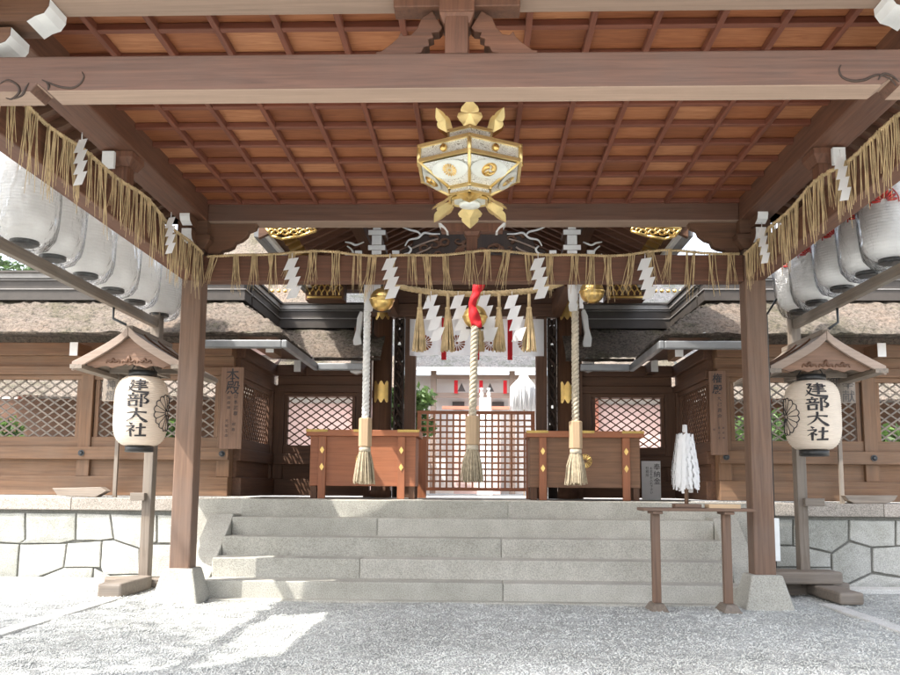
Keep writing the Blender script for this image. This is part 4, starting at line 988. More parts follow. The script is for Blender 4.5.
# ================================================================== GATE
gt = thing('shrine_gate', (0, DY, PL), 'dark timber shrine gate with gold fittings behind the offertory boxes', 'gate')
GX, GC = 1.42, DY-.12
zl = Z(318, GC)
for s in (-1, 1):
    px = 382 if s < 0 else 567; gx = X(px, GC, 400)
    mb = MB(); mb.lathe([(.17, PL), (.17, PL+.1), (.15, PL+.11), (.15, 4.3)], gx, GC, 20); c = mb.build('column', M['darkZ'], gt)
    for py, hh in ((320, .30), (393, .34)):
        zc = Z(py-8 if py < 350 else py, GC); mb = MB(); n = 15; a0, a1 = -PI/2-.75, -PI/2+.75
        vs = []; 
        for k in range(n):
            for r_, zz in ((.156, 1), (.156, -1)):
                u = k/(n-1); a = a0+(a1-a0)*u; prof_ = hh*.5*(.55+.45*abs(math.cos((u-.5)*PI*2.5))); vs.append((gx+r_*math.cos(a), GC+r_*math.sin(a), zc+zz*prof_))
        mb.add(vs, [(2*k, 2*k+1, 2*k+3, 2*k+2) for k in range(n-1)], True); mb.build('gold_fitting', M['gold'], c, normals=False)
    xa, xb = sorted((X(393 if s < 0 else 557, GC), X(403 if s < 0 else 548, GC)))
    # carved openwork strip
    mb = MB(); zA_, zB_ = Z(430, GC), zl-.02
    for ph in (0, PI):
        mb.tube([((xa+xb)/2+.045*math.sin(k*.55+ph), GC-.02+.02*math.cos(k*.55+ph), zA_-.3+(zB_-zA_+.3)*k/60) for k in range(61)], [.026+.008*math.sin(k*1.3) for k in range(61)], 6)
    for k in range(22):
        z_ = zA_-.25+(zB_-zA_+.25)*k/22; mb.lathe([(.006, z_-.03), (.03, z_), (.004, z_+.035)], (xa+xb)/2+.05*(-1)**k, GC-.03, 7)
    z_ = PL
    while z_ < zB_-.02:
        h_ = R.uniform(.16, .42); mb.box(xa+.022, xb-.022, GC+.03, GC+.05, z_, min(zB_, z_+h_)); z_ += h_+R.uniform(.03, .07)
    mb.box(xa-.0, xa+.022, GC-.06, GC+.06, PL, zB_); mb.box(xb-.022, xb, GC-.06, GC+.06, PL, zB_); mb.build('carved_panel', M['char'], gt)
    xa, xb = sorted((X(404 if s < 0 else 547, GC), X(415 if s < 0 else 536, GC)))
    mb = MB(); mb.box(xa, xb, GC-.1, GC+.1, PL, zl); mb.build('door_post', M['darkZ'], gt, bevel=.008)
    # wing panel between column and recessed wall
    xa, xb = sorted((s*1.57, s*1.66)); mb = MB(); mb.box(xa, xb, GC-.05, GC+.12, PL, 4.2); mb.build('wing_post', M['darkZ'], gt)
    # white scrolled nosing beside the column
    q = [(350, 372), (351, 358), (354, 352), (353, 340), (356, 330), (357, 318), (360, 311), (363, 312), (362, 322), (360, 335), (362, 345), (361, 356), (362, 372), (356, 374)]
    if s > 0: q = [(945-a, b-2) for a, b in q]
    mb = MB(); Yn = GC-.45; mb.prism([at(a, b, Yn) for a, b in q], Yn, Yn+.12); mb.build('scrolled_nosing', M['white'], gt, bevel=.008)
    mb = MB(); x_, z_ = at(356 if s < 0 else 589, 330, Yn); mb.box(x_-.04, x_+.04, Yn+.12, GC, z_-.07, z_+.07); mb.build('nosing_arm', M['darkY'], gt)
# lintels
mb = MB(); mb.box(-1.66, 1.66, GC-.13, GC+.13, zl, zl+.2); mb.build('lintel', M['darkX'], gt, bevel=.01)
mb = MB(); mb.box(-1.7, 1.7, GC-.04, GC+.04, zl+.2, zl+.42); mb.build('transom_board', M['darkX'], gt)
mb = MB(); mb.box(-2.6, 2.6, GC-.16, GC+.16, zl+.42, zl+.68); mb.build('main_beam', M['darkX'], gt, bevel=.015)
# carved dark clouds above main beam with pale edges
zc0 = zl+.68
mb = MB(); mb.box(-2.3, 2.3, 1.62, 1.84, Z(280, 1.6), Z(259, 1.6)); mb.build('porch_beam', M['darkX'], gt, bevel=.01)
for s in (-1, 1):
    for (px, py0, py1) in ((373, 226, 256),):
        gx = X(373 if s < 0 else 574, 1.6); Yk = 1.6
        for k, (hw, h0, h1) in enumerate(((.062, .0, .10), (.11, .10, .17), (.062, .17, .30), (.11, .30, .37), (.05, .37, .48))):
            mb = MB(); z_ = Z(258, Yk); mb.box(gx-hw, gx+hw, Yk, Yk+.3, z_+h0, z_+h1); b_ = mb.build('bracket_block', M['darkY'], gt)
            mb = MB(); mb.box(gx-hw, gx+hw, Yk-.014, Yk-.002, z_+h0+.004, z_+h1-.004); mb.build('white_tip', M['white'], b_)
        mb = MB(); z_ = Z(258, Yk); 
        for e in (-.24, .24): mb.box(gx+e-.045, gx+e+.045, Yk+.05, Yk+.3, z_+.0, z_+.12)
        b_ = mb.build('bracket_arm', M['darkY'], gt)
        mb = MB()
        for e in (-.24, .24): mb.box(gx+e-.045, gx+e+.045, Yk+.036, Yk+.048, z_+.004, z_+.11)
        mb.build('white_tip', M['white'], b_)
    mb = MB(); mb.box(gx-.07, gx+.07, Yk+.3, GC-.16, Z(281, Yk), Z(262, Yk)); mb.build('tie_arm', M['darkY'], gt)
    # cloud-shaped carved transom
    def pq(L_, Y): return [at(a if s < 0 else 947-a, b, Y) for a, b in L_]
    Yc = 1.7
    mb = MB(); mb.prism(pq([(396, 257), (402, 250), (412, 246), (414, 238), (424, 233), (436, 231), (472, 229), (473.4, 257)], Yc), Yc, Yc+.12); cv = mb.build('carved_transom', M['char'], gt, bevel=.01)
    for k in range(9):
        a, b = R.uniform(425, 470), R.uniform(236, 254); mb = MB(); pts = [at((a+math.cos(u*.7+k)*(9-u)*.8) if s < 0 else 947-(a+math.cos(u*.7+k)*(9-u)*.8), b+math.sin(u*.7+k)*(9-u)*.5, Yc-.012) for u in range(9)]
        mb.tube([(p[0], Yc-.01, p[1]) for p in pts], [.022-.002*u for u in range(9)], 6); mb.build('carved_cloud', M['darkX'], cv)
    for L_ in ([(402, 227), (410, 230), (418, 232), (421, 236)], [(405, 246), (409, 240), (418, 238), (424, 233), (432, 234), (440, 234)], [(404, 254), (409, 253), (411, 249), (408, 246)], [(345, 254), (348, 256), (353, 255), (352, 250), (347, 246)], [(345, 242), (351, 243), (356, 245), (364, 242)]):
        mb = MB(); pts = catmull([(p[0], Yc-.03, p[1]) for p in pq(L_, Yc-.03)], 5); mb.tube(pts, [.008+.007*math.sin(PI*i/(len(pts)-1)) for i in range(len(pts))], 6); mb.build('white_edge', M['white'], cv)
    for L_ in ([(410, 249), (422, 244), (430, 241), (438, 239)], [(416, 254), (426, 250), (431, 247)]):
        mb = MB(); pts = catmull([(p[0], Yc-.02, p[1]) for p in pq(L_, Yc-.02)], 5); mb.tube(pts, .012, 6); mb.build('lit_edge', M['freshX'], cv)  # lit carving edges put in as strips of paler timber
    mb = MB(); mb.box(s*1.6, s*2.5, GC-.06, GC+.06, zc0, zc0+.35); mb.build('end_board', M['darkX'], gt)
    # gold openwork panel at the wing top
    Yg = GC-.55; xa, za = at(307 if s < 0 else 608, 298, Yg); xb, zb = at(342 if s < 0 else 643, 283, Yg)
    if xa > xb: xa, xb = xb, xa
    mb = MB(); mb.box(xa, xb, Yg, Yg+.02, za, za+.03); mb.box(xa, xb, Yg, Yg+.02, zb+.1, zb+.13); 
    for k in range(12):
        x_ = xa+(xb-xa)*(k+.5)/12; mb.tube([(x_+.03*math.cos(u*.8)*(-1)**k, Yg, za+.04+(zb+.06-za)*u/10+.02*math.sin(u*.8)) for u in range(11)], .013, 5)
    mb.build('gold_openwork', M['gold'], gt); mb = MB(); mb.box(xa-.03, xb+.03, Yg+.025, Yg+.3, za-.02, zb+.15); mb.build('openwork_back', M['darkX'], gt)
    # gold rafter-end row over the recessed roof
    Yr = DY-.12; mb = MB()
    for k in range(7):
        x_, z_ = at(266+6.4*k if s < 0 else 681-6.4*k, 291, Yr); mb.lathe([(.001, z_-.03), (.028, z_-.02), (.03, z_+.02), (.001, z_+.03)], x_, Yr, 8)
    mb.build('gold_stud', M['gold'], gt)
# gable roof running forward over the steps
GE, gez, grz, Gy0, Gy1 = 2.5, 4.16, 5.35, .62, 4.75
for s in (-1, 1):
    mb = MB(); mb.add([(s*GE, Gy0, gez+.06), (s*GE, Gy1, gez+.06), (0, Gy1, grz+.06), (0, Gy0, grz+.06), (s*GE, Gy0, gez+.2), (s*GE, Gy1, gez+.2), (0, Gy1, grz+.26), (0, Gy0, grz+.26)], [(0, 1, 2, 3), (4, 5, 6, 7), (0, 1, 5, 4), (1, 2, 6, 5), (2, 3, 7, 6), (3, 0, 4, 7)]); mb.build('roof', M['darkX'], gt)
    mb = MB(); mb.box(s*(GE-.01), s*(GE+.06), Gy0, Gy1, gez-.06, gez+.22); mb.build('eave_fascia', M['gutter'], gt)
    mb = MB(); mb.box(s*(GE-.07), s*(GE-.012), Gy0, Gy1, gez+.0, gez+.05); mb.build('eave_line', M['white'], gt)
    y = Gy0+.15; sl = (grz-gez)/GE
    while y < Gy1-.1:
        rf = MB(); gc = MB(); rf.bar((s*(GE-.16), y, gez-.0+.16*sl), (s*.05, y, grz-.03), .07, .09); gc.bar((s*(GE-.15), y, gez-.003+.15*sl), (s*(GE-.30), y, gez-.003+.30*sl), .08, .1); y += .26
        rr_ = rf.build('rafter', M['hallX'], gt); gc.build('gold_cap', M['gold'], rr_)
    mb = MB(); mb.bar((s*(GE-1.0), Gy0+.02, gez+.94*sl), (s*(GE-1.0), Gy1, gez+.94*sl), .16, .18); mb.build('purlin', M['darkY'], gt); mb = MB(); mb.bar((s*(GE-1.0), Gy0+.1, gez+.94*sl), (s*(GE-1.0), Gy0+.5, gez+.94*sl), .17, .19); mb.build('gold_purlin_sleeve', M['gold'], gt)
    # gilt corner fitting of the bargeboard
    mb = MB(); xa = s*(GE-.1)
    pts = [(s*(GE-.14), gez+.0), (s*(GE-.04), gez+.1), (s*(GE-.62), gez+.62*sl+.10), (s*(GE-.62), gez+.58*sl-.06)]
    mb.prism(pts, Gy0-.05, Gy0-.02); mb.build('gold_corner', M['gold'], gt)
    mb = MB(); mb.prism([(s*GE, gez-.08), (s*GE, gez+.16), (0, grz+.2), (0, grz-.06)], Gy0-.02, Gy0+.05); mb.build('bargeboard', M['darkX'], gt)
    # openwork gilt plate seen under the eave
    mb = MB(); Yo = Gy0-.09; L_ = [(266, 228), (272, 236), (282, 239), (300, 236), (316, 231), (313, 226)]
    if s > 0: L_ = [(947-a, b) for a, b in L_]
    P_ = [at(a, b, Yo) for a, b in L_]
    for a, b in zip(P_, P_[1:]+P_[:1]): mb.tube([(a[0], Yo, a[1]), (b[0], Yo, b[1])], .016, 6)
    for k in range(9):
        cx_, cz_ = at((271+4.7*k) if s < 0 else 947-(271+4.7*k), 232-.1*k, Yo); mb.tube([(cx_+.045*math.cos(u*.75)*(1-u/12), Yo, cz_+.045*math.sin(u*.75)*(1-u/12)*(-1)**k) for u in range(10)], .013, 5)
    mb.build('gold_openwork', M['gold'], gt)
    mb = MB(); mb.add([(P_[0][0], Yo+.02, P_[0][1]+.05), (P_[1][0], Yo+.03, P_[1][1]), (P_[2][0], Yo+.03, P_[2][1]), (P_[4][0], Yo+.03, P_[4][1]), (P_[5][0], Yo+.03, P_[5][1]+.15)], [(0, 1, 2, 3, 4)]); mb.build('openwork_back', M['char'], gt, normals=False)
mb = MB(); mb.box(-2.4, 2.4, GC+.1, GC+.14, zc0+.3, grz-.7); mb.build('gable_board', M['darkX'], gt)
# lattice door leaf
DYL = GC-.06; x0, x1 = X(417, DYL), X(535, DYL); zd1, zd0 = Z(411, DYL), Z(491, DYL)
ld = thing('lattice_door', ((x0+x1)/2, DYL, PL), 'low red brown square-lattice gate closing the opening between the boxes', 'gate')
mb = MB(); mb.box(x0, x1, DYL-.03, DYL+.03, zd1-.05, zd1); mb.box(x0, x1, DYL-.03, DYL+.03, zd0, zd0+.05); mb.box(x0, x0+.06, DYL-.028, DYL+.028, PL, zd1-.05); mb.box(x1-.06, x1, DYL-.028, DYL+.028, PL, zd1-.05); mb.build('frame', M['redX'], ld, bevel=.004)
mb = MB(); n = 17
for k in range(1, n): xx = x0+.06+(x1-x0-.12)*k/n; mb.box(xx-.014, xx+.014, DYL-.016, DYL+.016, zd0+.05, zd1-.05)
n = 12
for k in range(1, n): zz = zd0+.05+(zd1-zd0-.1)*k/n; mb.box(x0+.06, x1-.06, DYL-.020, DYL+.012, zz-.013, zz+.013)
mb.build('lattice', M['latZ'], ld)
for px in (422.5, 530):
    x_ = X(px, DYL-.35); mb = MB(); mb.box(x_-.06, x_+.06, DYL-.4, DYL-.3, PL, Z(437, DYL-.35)); mb.build('side_post', M['redZ'], ld, bevel=.005)

# banner with crests and red straps
BYY = GC-.2
bx0, bz1 = at(410, 319, BYY); bx1, bz0 = at(544, 356, BYY)
bn = thing('banner', ((bx0+bx1)/2, BYY, bz0), 'white cloth banner with brown chrysanthemum crests hung across the gate', 'banner')
mb = MB(); mb.grid(lambda u, v: (bx0+(bx1-bx0)*u, BYY+.03*math.sin(u*22)*(1-v)+.012*math.sin(u*51), bz0+(bz1-bz0)*v), 90, 6); mb.build('cloth', M['paper'], bn, normals=False)
for px in (424, 457, 491, 526):
    cx_, cz_ = at(px, 343, BYY-.045); mb = MB(); r_ = .125
    for j in range(16):
        t0 = 2*PI*j/16; t1 = 2*PI*(j+.8)/16; tm = (t0+t1)/2
        mb.add([(cx_+r_*.2*math.cos(tm), BYY-.045, cz_+r_*.2*math.sin(tm)), (cx_+r_*.92*math.cos(t0), BYY-.045, cz_+r_*.92*math.sin(t0)), (cx_+r_*1.02*math.cos(tm), BYY-.045, cz_+r_*1.02*math.sin(tm)), (cx_+r_*.92*math.cos(t1), BYY-.045, cz_+r_*.92*math.sin(t1))], [(0, 1, 2, 3)])
    mb.add([(cx_+r_*.17*math.cos(2*PI*j/10), BYY-.046, cz_+r_*.17*math.sin(2*PI*j/10)) for j in range(10)], [tuple(range(10))]); mb.build('crest', M['brownprint'], bn, normals=False)
for px in (444, 477, 510):
    x_ = X(px, BYY-.05, 340); mb = MB(); mb.box(x_-.037, x_+.037, BYY-.058, BYY-.05, Z(360, BYY-.05), Z(318, BYY-.05)); mb.build('red_strap', M['redcloth'], bn)

# second straw rope with big tassels and streamers
SY = 1.45
pts = [(*(lambda w_: (w_[0], SY, w_[1]))(at(a, b, SY)),) for a, b in ((392, 283), (405, 288), (430, 292), (455, 294), (478, 294), (505, 293), (530, 291), (550, 287), (562, 283))]
t = thing('straw_rope', pts[0], 'thick twisted straw rope with cone tassels across the front of the gate', 'straw rope')
mb = MB(); twist_rope(mb, pts, .038, 16, 3, 130, 6); mb.build('rope', M['straw'], t)
for px in (420, 448, 478, 499, 529):
    x_, zt_ = at(px, 294, SY-.03); mb = MB(); zb_ = Z(351, SY-.03, px)
    mb.tube([(x_, SY-.03, zt_), (x_, SY-.03, zt_-.17)], .022, 7); mb.tube([(x_, SY-.03, zt_-.17), (x_, SY-.03, zt_-.2)], .034, 8)
    for k in range(60):
        a = R.uniform(0, 2*PI); q = math.sqrt(R.random()); mb.tube([(x_+.02*q*math.cos(a), SY-.03+.02*q*math.sin(a), zt_-.19), (x_+.06*q*math.cos(a), SY-.03+.05*q*math.sin(a), (zt_+zb_)/2-.1), (x_+.092*q*math.cos(a), SY-.03+.07*q*math.sin(a), zb_+R.uniform(-.015, .02))], [.010, .010, .006], 4, cap=False)
    mb.build('straw_tassel', M['straw'], t)
for px, lab in ((434, 'white zigzag paper streamer on the gate rope, first from the left'), (461, 'white zigzag paper streamer on the gate rope, just left of the centre bell'), (487, 'white zigzag paper streamer on the gate rope, just right of the centre bell'), (515, 'white zigzag paper streamer on the gate rope, first from the right')):
    x_, z_ = at(px-3, 295, SY-.08); shide('paper_streamer', x_, SY-.08, z_, .60, .14, lab, 'paper streamers on the gate rope', .22)

# bells and bell ropes
def bell(px, py, Y, r, label, cloth=False):
    x, z = at(px, py, Y); t = thing('bell', (x, Y, z), label, 'bell', 'gold bells at the gate')
    mb = MB(); prf = [(r*.12, r*1.12), (r*.15, r*1.0)]+[(r*math.cos(a), r*math.sin(a)) for a in np.linspace(1.35, .12, 9)]+[(r*1.07, r*.06), (r*1.07, -.06*r)]+[(r*math.cos(a), r*math.sin(a)) for a in np.linspace(-.12, -1.45, 9)]
    mb.lathe([(a, z+b) for a, b in prf], x, Y, 24); mb.build('shell', M['gold'], t)
    mb = MB(); mb.box(x-r*.75, x+r*.75, Y-r*.12, Y+r*.12, z-r*1.02, z-r*.86); mb.build('slit', M['char'], t)
    mb = MB(); mb.tube([(x, Y, z+r*1.05), (x, Y, zt0+.5)], .014, 6); mb.build('hanger', M['iron'], t)
    return x, z
RYc = 1.12
xb_, zb_ = bell(475, 317, RYc+.12, .145, 'round gold bell behind a red cloth in the middle of the gate')
bell(382, 300, RYc+.3, .15, 'round gold bell partly hidden behind the left white rope'); bell(592, 292, RYc+.25, .15, 'shiny round gold bell right of the right bell rope')
mb = MB(); x_, z_ = at(476, 283, RYc-.04); zz_b = Z(327, RYc-.04)
mb.grid(lambda u, v: (x_-.05-.015*v+(.10+.03*math.sin(v*9))*u+.025*math.sin(v*7), RYc-.06-.03*math.sin(u*PI)-.012*math.sin(v*23+u*5), z_+.12+(zz_b-z_-.12)*v+.02*math.sin(u*6)), 8, 22)
rc = mb.build('red_cloth', M['redcloth'], normals=False); so = rc.modifiers.new('thick', 'SOLIDIFY'); so.thickness = .012; tag(rc, 'crumpled red cloth tied over the centre bell', 'cloth')
def bell_rope(px_t, py_t, px_b, py_g0, py_g1, py_e, Y, mat, label, r=.046):
    xt, zt = at(px_t, py_t, Y); xg, zg0 = at(px_b, py_g0, Y); zg1 = Z(py_g1, Y, px_b); ze = Z(py_e, Y, px_b)
    t = thing('bell_rope', (xg, Y, ze), label, 'bell rope', 'bell ropes')
    mb = MB(); twist_rope(mb, [(xt, Y, zt), ((xt+xg)/2, Y, (zt+zg0)/2), (xg, Y, zg0-.02)], r, (zt-zg0)/.16, 3, 110, 7); mb.build('rope', M[mat], t)
    mb = MB(); mb.lathe([(.075, zg1), (.085, zg1+.012), (.085, zg0-.012), (.072, zg0)], xg, Y, 6, smooth=False); mb.build('grip', M['tanZ'], t, bevel=.004)
    mb = MB(); mb.lathe([(.062, zg1), (.075, zg1-.01), (.075, zg1-.05), (.065, zg1-.06)], xg, Y, 16); mb.build('binding', M['hemp'], t)
    mb = MB(); zs = zg1-.05
    for k in range(150):
        a = R.uniform(0, 2*PI); q = math.sqrt(R.random()); b0, b1, b2 = .062*q, .098*q+.006*R.random(), .135*q
        sw = R.uniform(-.01, .01); mb.tube([(xg+b0*math.cos(a), Y+b0*math.sin(a), zs), (xg+b1*math.cos(a)+sw, Y+b1*math.sin(a), zs+(ze-zs)*.4), (xg+b2*math.cos(a)+sw, Y+b2*math.sin(a), ze+R.uniform(-.02, .03))], [.010, .0095, .006], 4, cap=False)
    mb.build('tassel', M['tassel'], t)
    return t
bell_rope(368, 282, 365.5, 418, 447, 483, 1.75, 'ropewhite', 'thick white twisted bell rope with brush tassel before the left offertory box')
bell_rope(475, 326, 472.5, 416, 445, 481, 1.18, 'hemp', 'tan twisted bell rope with brush tassel hanging from the centre bell')
bell_rope(575, 288, 575.5, 421, 449, 484, 1.75, 'hemp', 'tan twisted bell rope with brush tassel before the right offertory box')
for px, s in ((369, -1), (573, 1)):
    Y = 1.70; x0, z1 = at(px-5, 281, Y); x1, z0 = at(px+5, 307, Y); t = thing('cloth_wrap', ((x0+x1)/2, Y, z0), 'white cloth knotted round the top of the %s bell rope' % ('left' if s < 0 else 'right'), 'cloth')
    mb = MB(); xm = (x0+x1)/2; mb.lathe([(.05, z0-.05), (.06, z0+.02), (.045, z0+.06), (.062, z0+.1), (.07, z1)], xm, Y, 14); mb.box(xm+.05, xm+.15, Y-.02, Y+.03, z0+.18, z0+.32); mb.box(xm+.08, xm+.13, Y-.015, Y+.0, z0-.02, z0+.18); mb.build('wrap', M['paper'], t)

# ================================================================== OFFERTORY BOXES
def offertory(px0, px1, s, label):
    Yf = 2.55; x0, x1 = X(px0, Yf, 460), X(px1, Yf, 460); D_ = .62
    zt_, zb_ = Z(437, Yf), Z(487, Yf)
    t = thing('offertory_box', ((x0+x1)/2, Yf+D_/2, PL), label, 'offertory box', 'offertory boxes')
    mb = MB(); mb.box(x0, x1, Yf, Yf+D_, zb_, zt_); mb.build('box_body', M['redX' if s < 0 else 'palebX'], t, bevel=.004)
    mb = MB(); mb.box(x0-.05, x1+.05, Yf-.06, Yf+.05, zt_, zt_+.085); mb.box(x0-.05, x1+.05, Yf+D_-.05, Yf+D_+.06, zt_, zt_+.085); mb.box(x0-.05, x0+.06, Yf+.05, Yf+D_-.05, zt_, zt_+.084); mb.box(x1-.06, x1+.05, Yf+.05, Yf+D_-.05, zt_, zt_+.084); rim = mb.build('rim', M['redX'], t, bevel=.005)
    mb = MB(); k = 0; y = Yf+.1
    while y < Yf+D_-.08: mb.box(x0+.06, x1-.06, y-.02, y+.02, zt_+.01, zt_+.06); y += .08
    mb.build('slats', M['redX'], t)
    for u, e in ((-.05, .24), ((x1-x0)*.5-.12, (x1-x0)*.5+.12), (x1-x0-.24, x1-x0+.05)):
        mb = MB(); mb.box(x0+u-.003, x0+e+.003, Yf-.066, Yf-.0615, zt_+.055, zt_+.09); mb.box(x0+u-.003, x0+e+.003, Yf-.0615, Yf+.0, zt_+.0865, zt_+.09); mb.build('gold_strip', M['oldgold'], rim)
    for u in (.17, (x1-x0)-.17-.02):
        mb = MB(); mb.box(x0+u-.05, x0+u+.05, Yf-.045, Yf-.001, PL, zt_-.003); b = mb.build('brace', M['redZ'], t, bevel=.004)
        for f in (.28, .62):
            zc = zt_+(zb_-zt_)*f; mb = MB(); mb.prism([(x0+u, zc+.05), (x0+u+.03, zc), (x0+u, zc-.05), (x0+u-.03, zc)], Yf-.055, Yf-.046); mb.build('gold_stud', M['gold'], b)
    for xx in (x0+.01, x1-.09):
        for yy in (Yf+.03, Yf+D_-.11): mb = MB(); mb.box(xx, xx+.08, yy, yy+.08, PL, zb_); mb.build('leg', M['darkZ'], t)
    mb = MB(); cx_, cz_ = (x0+x1)/2+.0, (zt_+zb_)/2+.02
    for j in range(16):
        t0 = 2*PI*(j+.1)/16; t1 = 2*PI*(j+.9)/16; tm = (t0+t1)/2; r_ = .088
        mb.add([(cx_+.2*r_*math.cos(tm), Yf-.012, cz_+.2*r_*math.sin(tm)), (cx_+.85*r_*math.cos(t0), Yf-.003, cz_+.85*r_*math.sin(t0)), (cx_+r_*math.cos(tm), Yf-.009, cz_+r_*math.sin(tm)), (cx_+.85*r_*math.cos(t1), Yf-.003, cz_+.85*r_*math.sin(t1))], [(0, 1, 2, 3)])
    mb.lathe([(.001, cz_), (.02, cz_)], cx_, Yf-.01, 8); mb.tube([(cx_+.09*math.cos(2*PI*j/24), Yf-.004, cz_+.09*math.sin(2*PI*j/24)) for j in range(25)], .005, 5); mb.build('crest', M['gold'], t, normals=False)
P3('paleb', (.26, .135, .075), stain=.25)
offertory(310, 415.5, -1, 'red brown wooden offertory box left of the lattice door')
offertory(530, 640, 1, 'duller brown wooden offertory box with gold crest, right of the lattice door')
# notice leaning beside the right box
Yn = 3.4; x0, z1 = at(641.5, 461, Yn); x1, z0 = at(661, 490, Yn)
t = thing('notice_board', ((x0+x1)/2, Yn, PL), 'white paper notice standing on the floor right of the right offertory box', 'notice')
mb = MB(); mb.box(x0, x1, Yn, Yn+.02, PL, z1); mb.build('sheet', M['paper'], t)
for ci, (body, u, sz_) in enumerate((('奉納金', .62, .1), ('お志をお入れ下さい', .42, .042), ('社務所', .2, .05))):
    for k, ch in enumerate(body): font_text(ch, sz_, lambda a, b: (x0+(x1-x0)*u+a, Yn-.003, z1-.12-sz_*1.02*k+b), 'lettering', M['ink'], t)

# ================================================================== TABLE WITH STREAMER WAND
TY = -.45
tx0, tz = at(648, 513, TY); tx1 = X(747, TY, 513)
t = thing('offering_table', ((tx0+tx1)/2, TY, 0), 'narrow brown table on two T-shaped legs before the right column', 'table')
ztp = Z(508, TY, 697)
mb = MB(); mb.box(tx0-.08, tx1+.03, TY-.17, TY+.17, ztp-.03, ztp); mb.build('table_top', M['paleX'], t, bevel=.005)
for px in (656, 727):
    x_ = X(px, TY, 560); mb = MB(); mb.box(x_-.04, x_+.04, TY-.04, TY+.04, .09, ztp-.06); mb.box(x_-.05, x_+.05, TY-.14, TY+.14, ztp-.06, ztp-.031); lg = mb.build('leg', M['paleZ'], t, bevel=.006)
    mb = MB(); mb.frustum(x_, TY, .03, .09, .08, .05, .17, .12); mb.box(x_-.085, x_+.085, TY-.18, TY+.18, .015, .03); mb.build('foot', M['greyY'], lg, bevel=.005)
x_ = X(686, TY, 480); t = thing('streamer_wand', (x_, TY, ztp), 'white paper streamer wand upright on a block on the table', 'streamer wand')
mb = MB(); mb.box(x_-.13, x_+.13, TY-.08, TY+.08, ztp+.001, ztp+.04); mb.build('block', M['paleX'], t, bevel=.006)
ztop_, zbot_ = Z(425, TY, 686), Z(493, TY, 686)
mb = MB(); mb.tube([(x_, TY, ztp+.04), (x_, TY, ztop_)], .021, 8); mb.build('stick', M['paleZ'], t)
mb = MB(); mb.lathe([(.02, ztop_-.08), (.026, ztop_-.06), (.022, ztop_), (.01, ztop_+.005)], x_, TY, 10)
for k in range(72):
    a = 2*PI*k/72*7.3; q = .03+.105*R.random()**.5; ox, oy = q*math.cos(a), q*math.sin(a); zz = ztop_-.06-.05*R.random()-q*.25
    px_c, py_c = x_+ox*.35, TY+oy*.35; z_ = zz; sidev = Vector((-math.sin(a), math.cos(a), 0)); flip = 1
    end = zbot_+R.uniform(0, .07); stp = .045; steps_ = int((z_-end)/stp); wv = .026
    for i in range(steps_):
        f = min(1, .62+i/max(1, steps_)*.6); cx_, cy_ = x_+ox*f, TY+oy*f; o_ = sidev*(.010*flip); flip = -flip
        a_, b_ = Vector((cx_, cy_, z_))+o_-sidev*wv/2, Vector((cx_, cy_, z_+.006))+o_+sidev*wv/2
        c_, d_ = Vector((cx_+ox*.06, cy_+oy*.06, z_-stp*1.15))+o_*.2+sidev*wv*.6, Vector((cx_+ox*.06, cy_+oy*.06, z_-stp*1.2))+o_*.2-sidev*wv*.4
        mb.add([a_, b_, c_, d_], [(0, 1, 2, 3)]); z_ -= stp
mb.build('paper_strips', M['paper'], t, normals=False)
x0 = X(706, TY, 507); x1 = X(737, TY, 507)
t = thing('tray', ((x0+x1)/2, TY, ztp), 'small pale wooden tray on the right end of the table', 'tray')
mb = MB(); mb.box(x0, x1, TY-.13, TY+.06, ztp+.001, ztp+.012); mb.box(x0, x1, TY-.13, TY-.118, ztp+.012, ztp+.04); mb.box(x0, x1, TY+.048, TY+.06, ztp+.012, ztp+.04); mb.box(x0, x0+.012, TY-.118, TY+.048, ztp+.012, ztp+.04); mb.box(x1-.012, x1, TY-.118, TY+.048, ztp+.012, ztp+.04); mb.build('tray_body', M['tanX'], t)

# conduit and switch box on the right column
cxr = CX+.108; t = thing('electric_conduit', (cxr+.03, BY-.05, .4), 'thin black cable conduit with white switch box on the right column', 'conduit')
mb = MB(); xk = X(765, BY-.05, 400); xk = max(xk, cxr+.012); mb.tube([(xk, BY-.05, Z(567, BY, 770)), (xk, BY-.05, Z(316, BY, 764)), (xk+.11, BY-.05, Z(300, BY, 775))], .012, 7); mb.build('cable', M['black'], t)
x0, z1 = at(769.5, 518, BY-.06); x1, z0 = at(779.5, 561, BY-.06); mb = MB(); mb.box(x0, x1, BY-.1, BY-.01, z0, z1); mb.build('switch_box', M['boxmetal'], t, bevel=.006)

# ================================================================== BEYOND THE GATE
hy = 12.5
hb = thing('main_hall', (0, hy, PL), 'bright white walled hall across the courtyard seen through the gate', 'hall')
def hx(px): return X(px, hy, 400)
mb = MB(); mb.box(-8, 8, hy+.3, hy+.4, PL, Z(374, hy)); mb.build('wall', M['plaster'], hb)
zE = Z(370, hy-.5)
mb = MB(); mb.box(-9, 9, hy-.55, hy-.45, zE-.02, zE+.06); mb.build('eave_board', M['white'], hb)
mb = MB(); slope(mb, (-9, hy-.55, zE+.06), (9, hy-.55, zE+.06), (9, hy+3.5, zE+3.1), (-9, hy+3.5, zE+3.1), .03, .3); mb.build('roof', M['hallthatch'], hb)
mb = MB(); mb.add([(-9, hy-.5, zE), (9, hy-.5, zE), (9, hy+.3, zE+.5), (-9, hy+.3, zE+.5)], [(0, 1, 2, 3)]); mb.build('soffit', M['greyX'], hb, normals=False)
for px in (433.5, 512, 390, 560, 340, 610): xx = hx(px); mb = MB(); mb.box(xx-.07, xx+.07, hy-.1, hy+.04, PL, zE+.1); mb.build('post', M['freshZ'], hb)
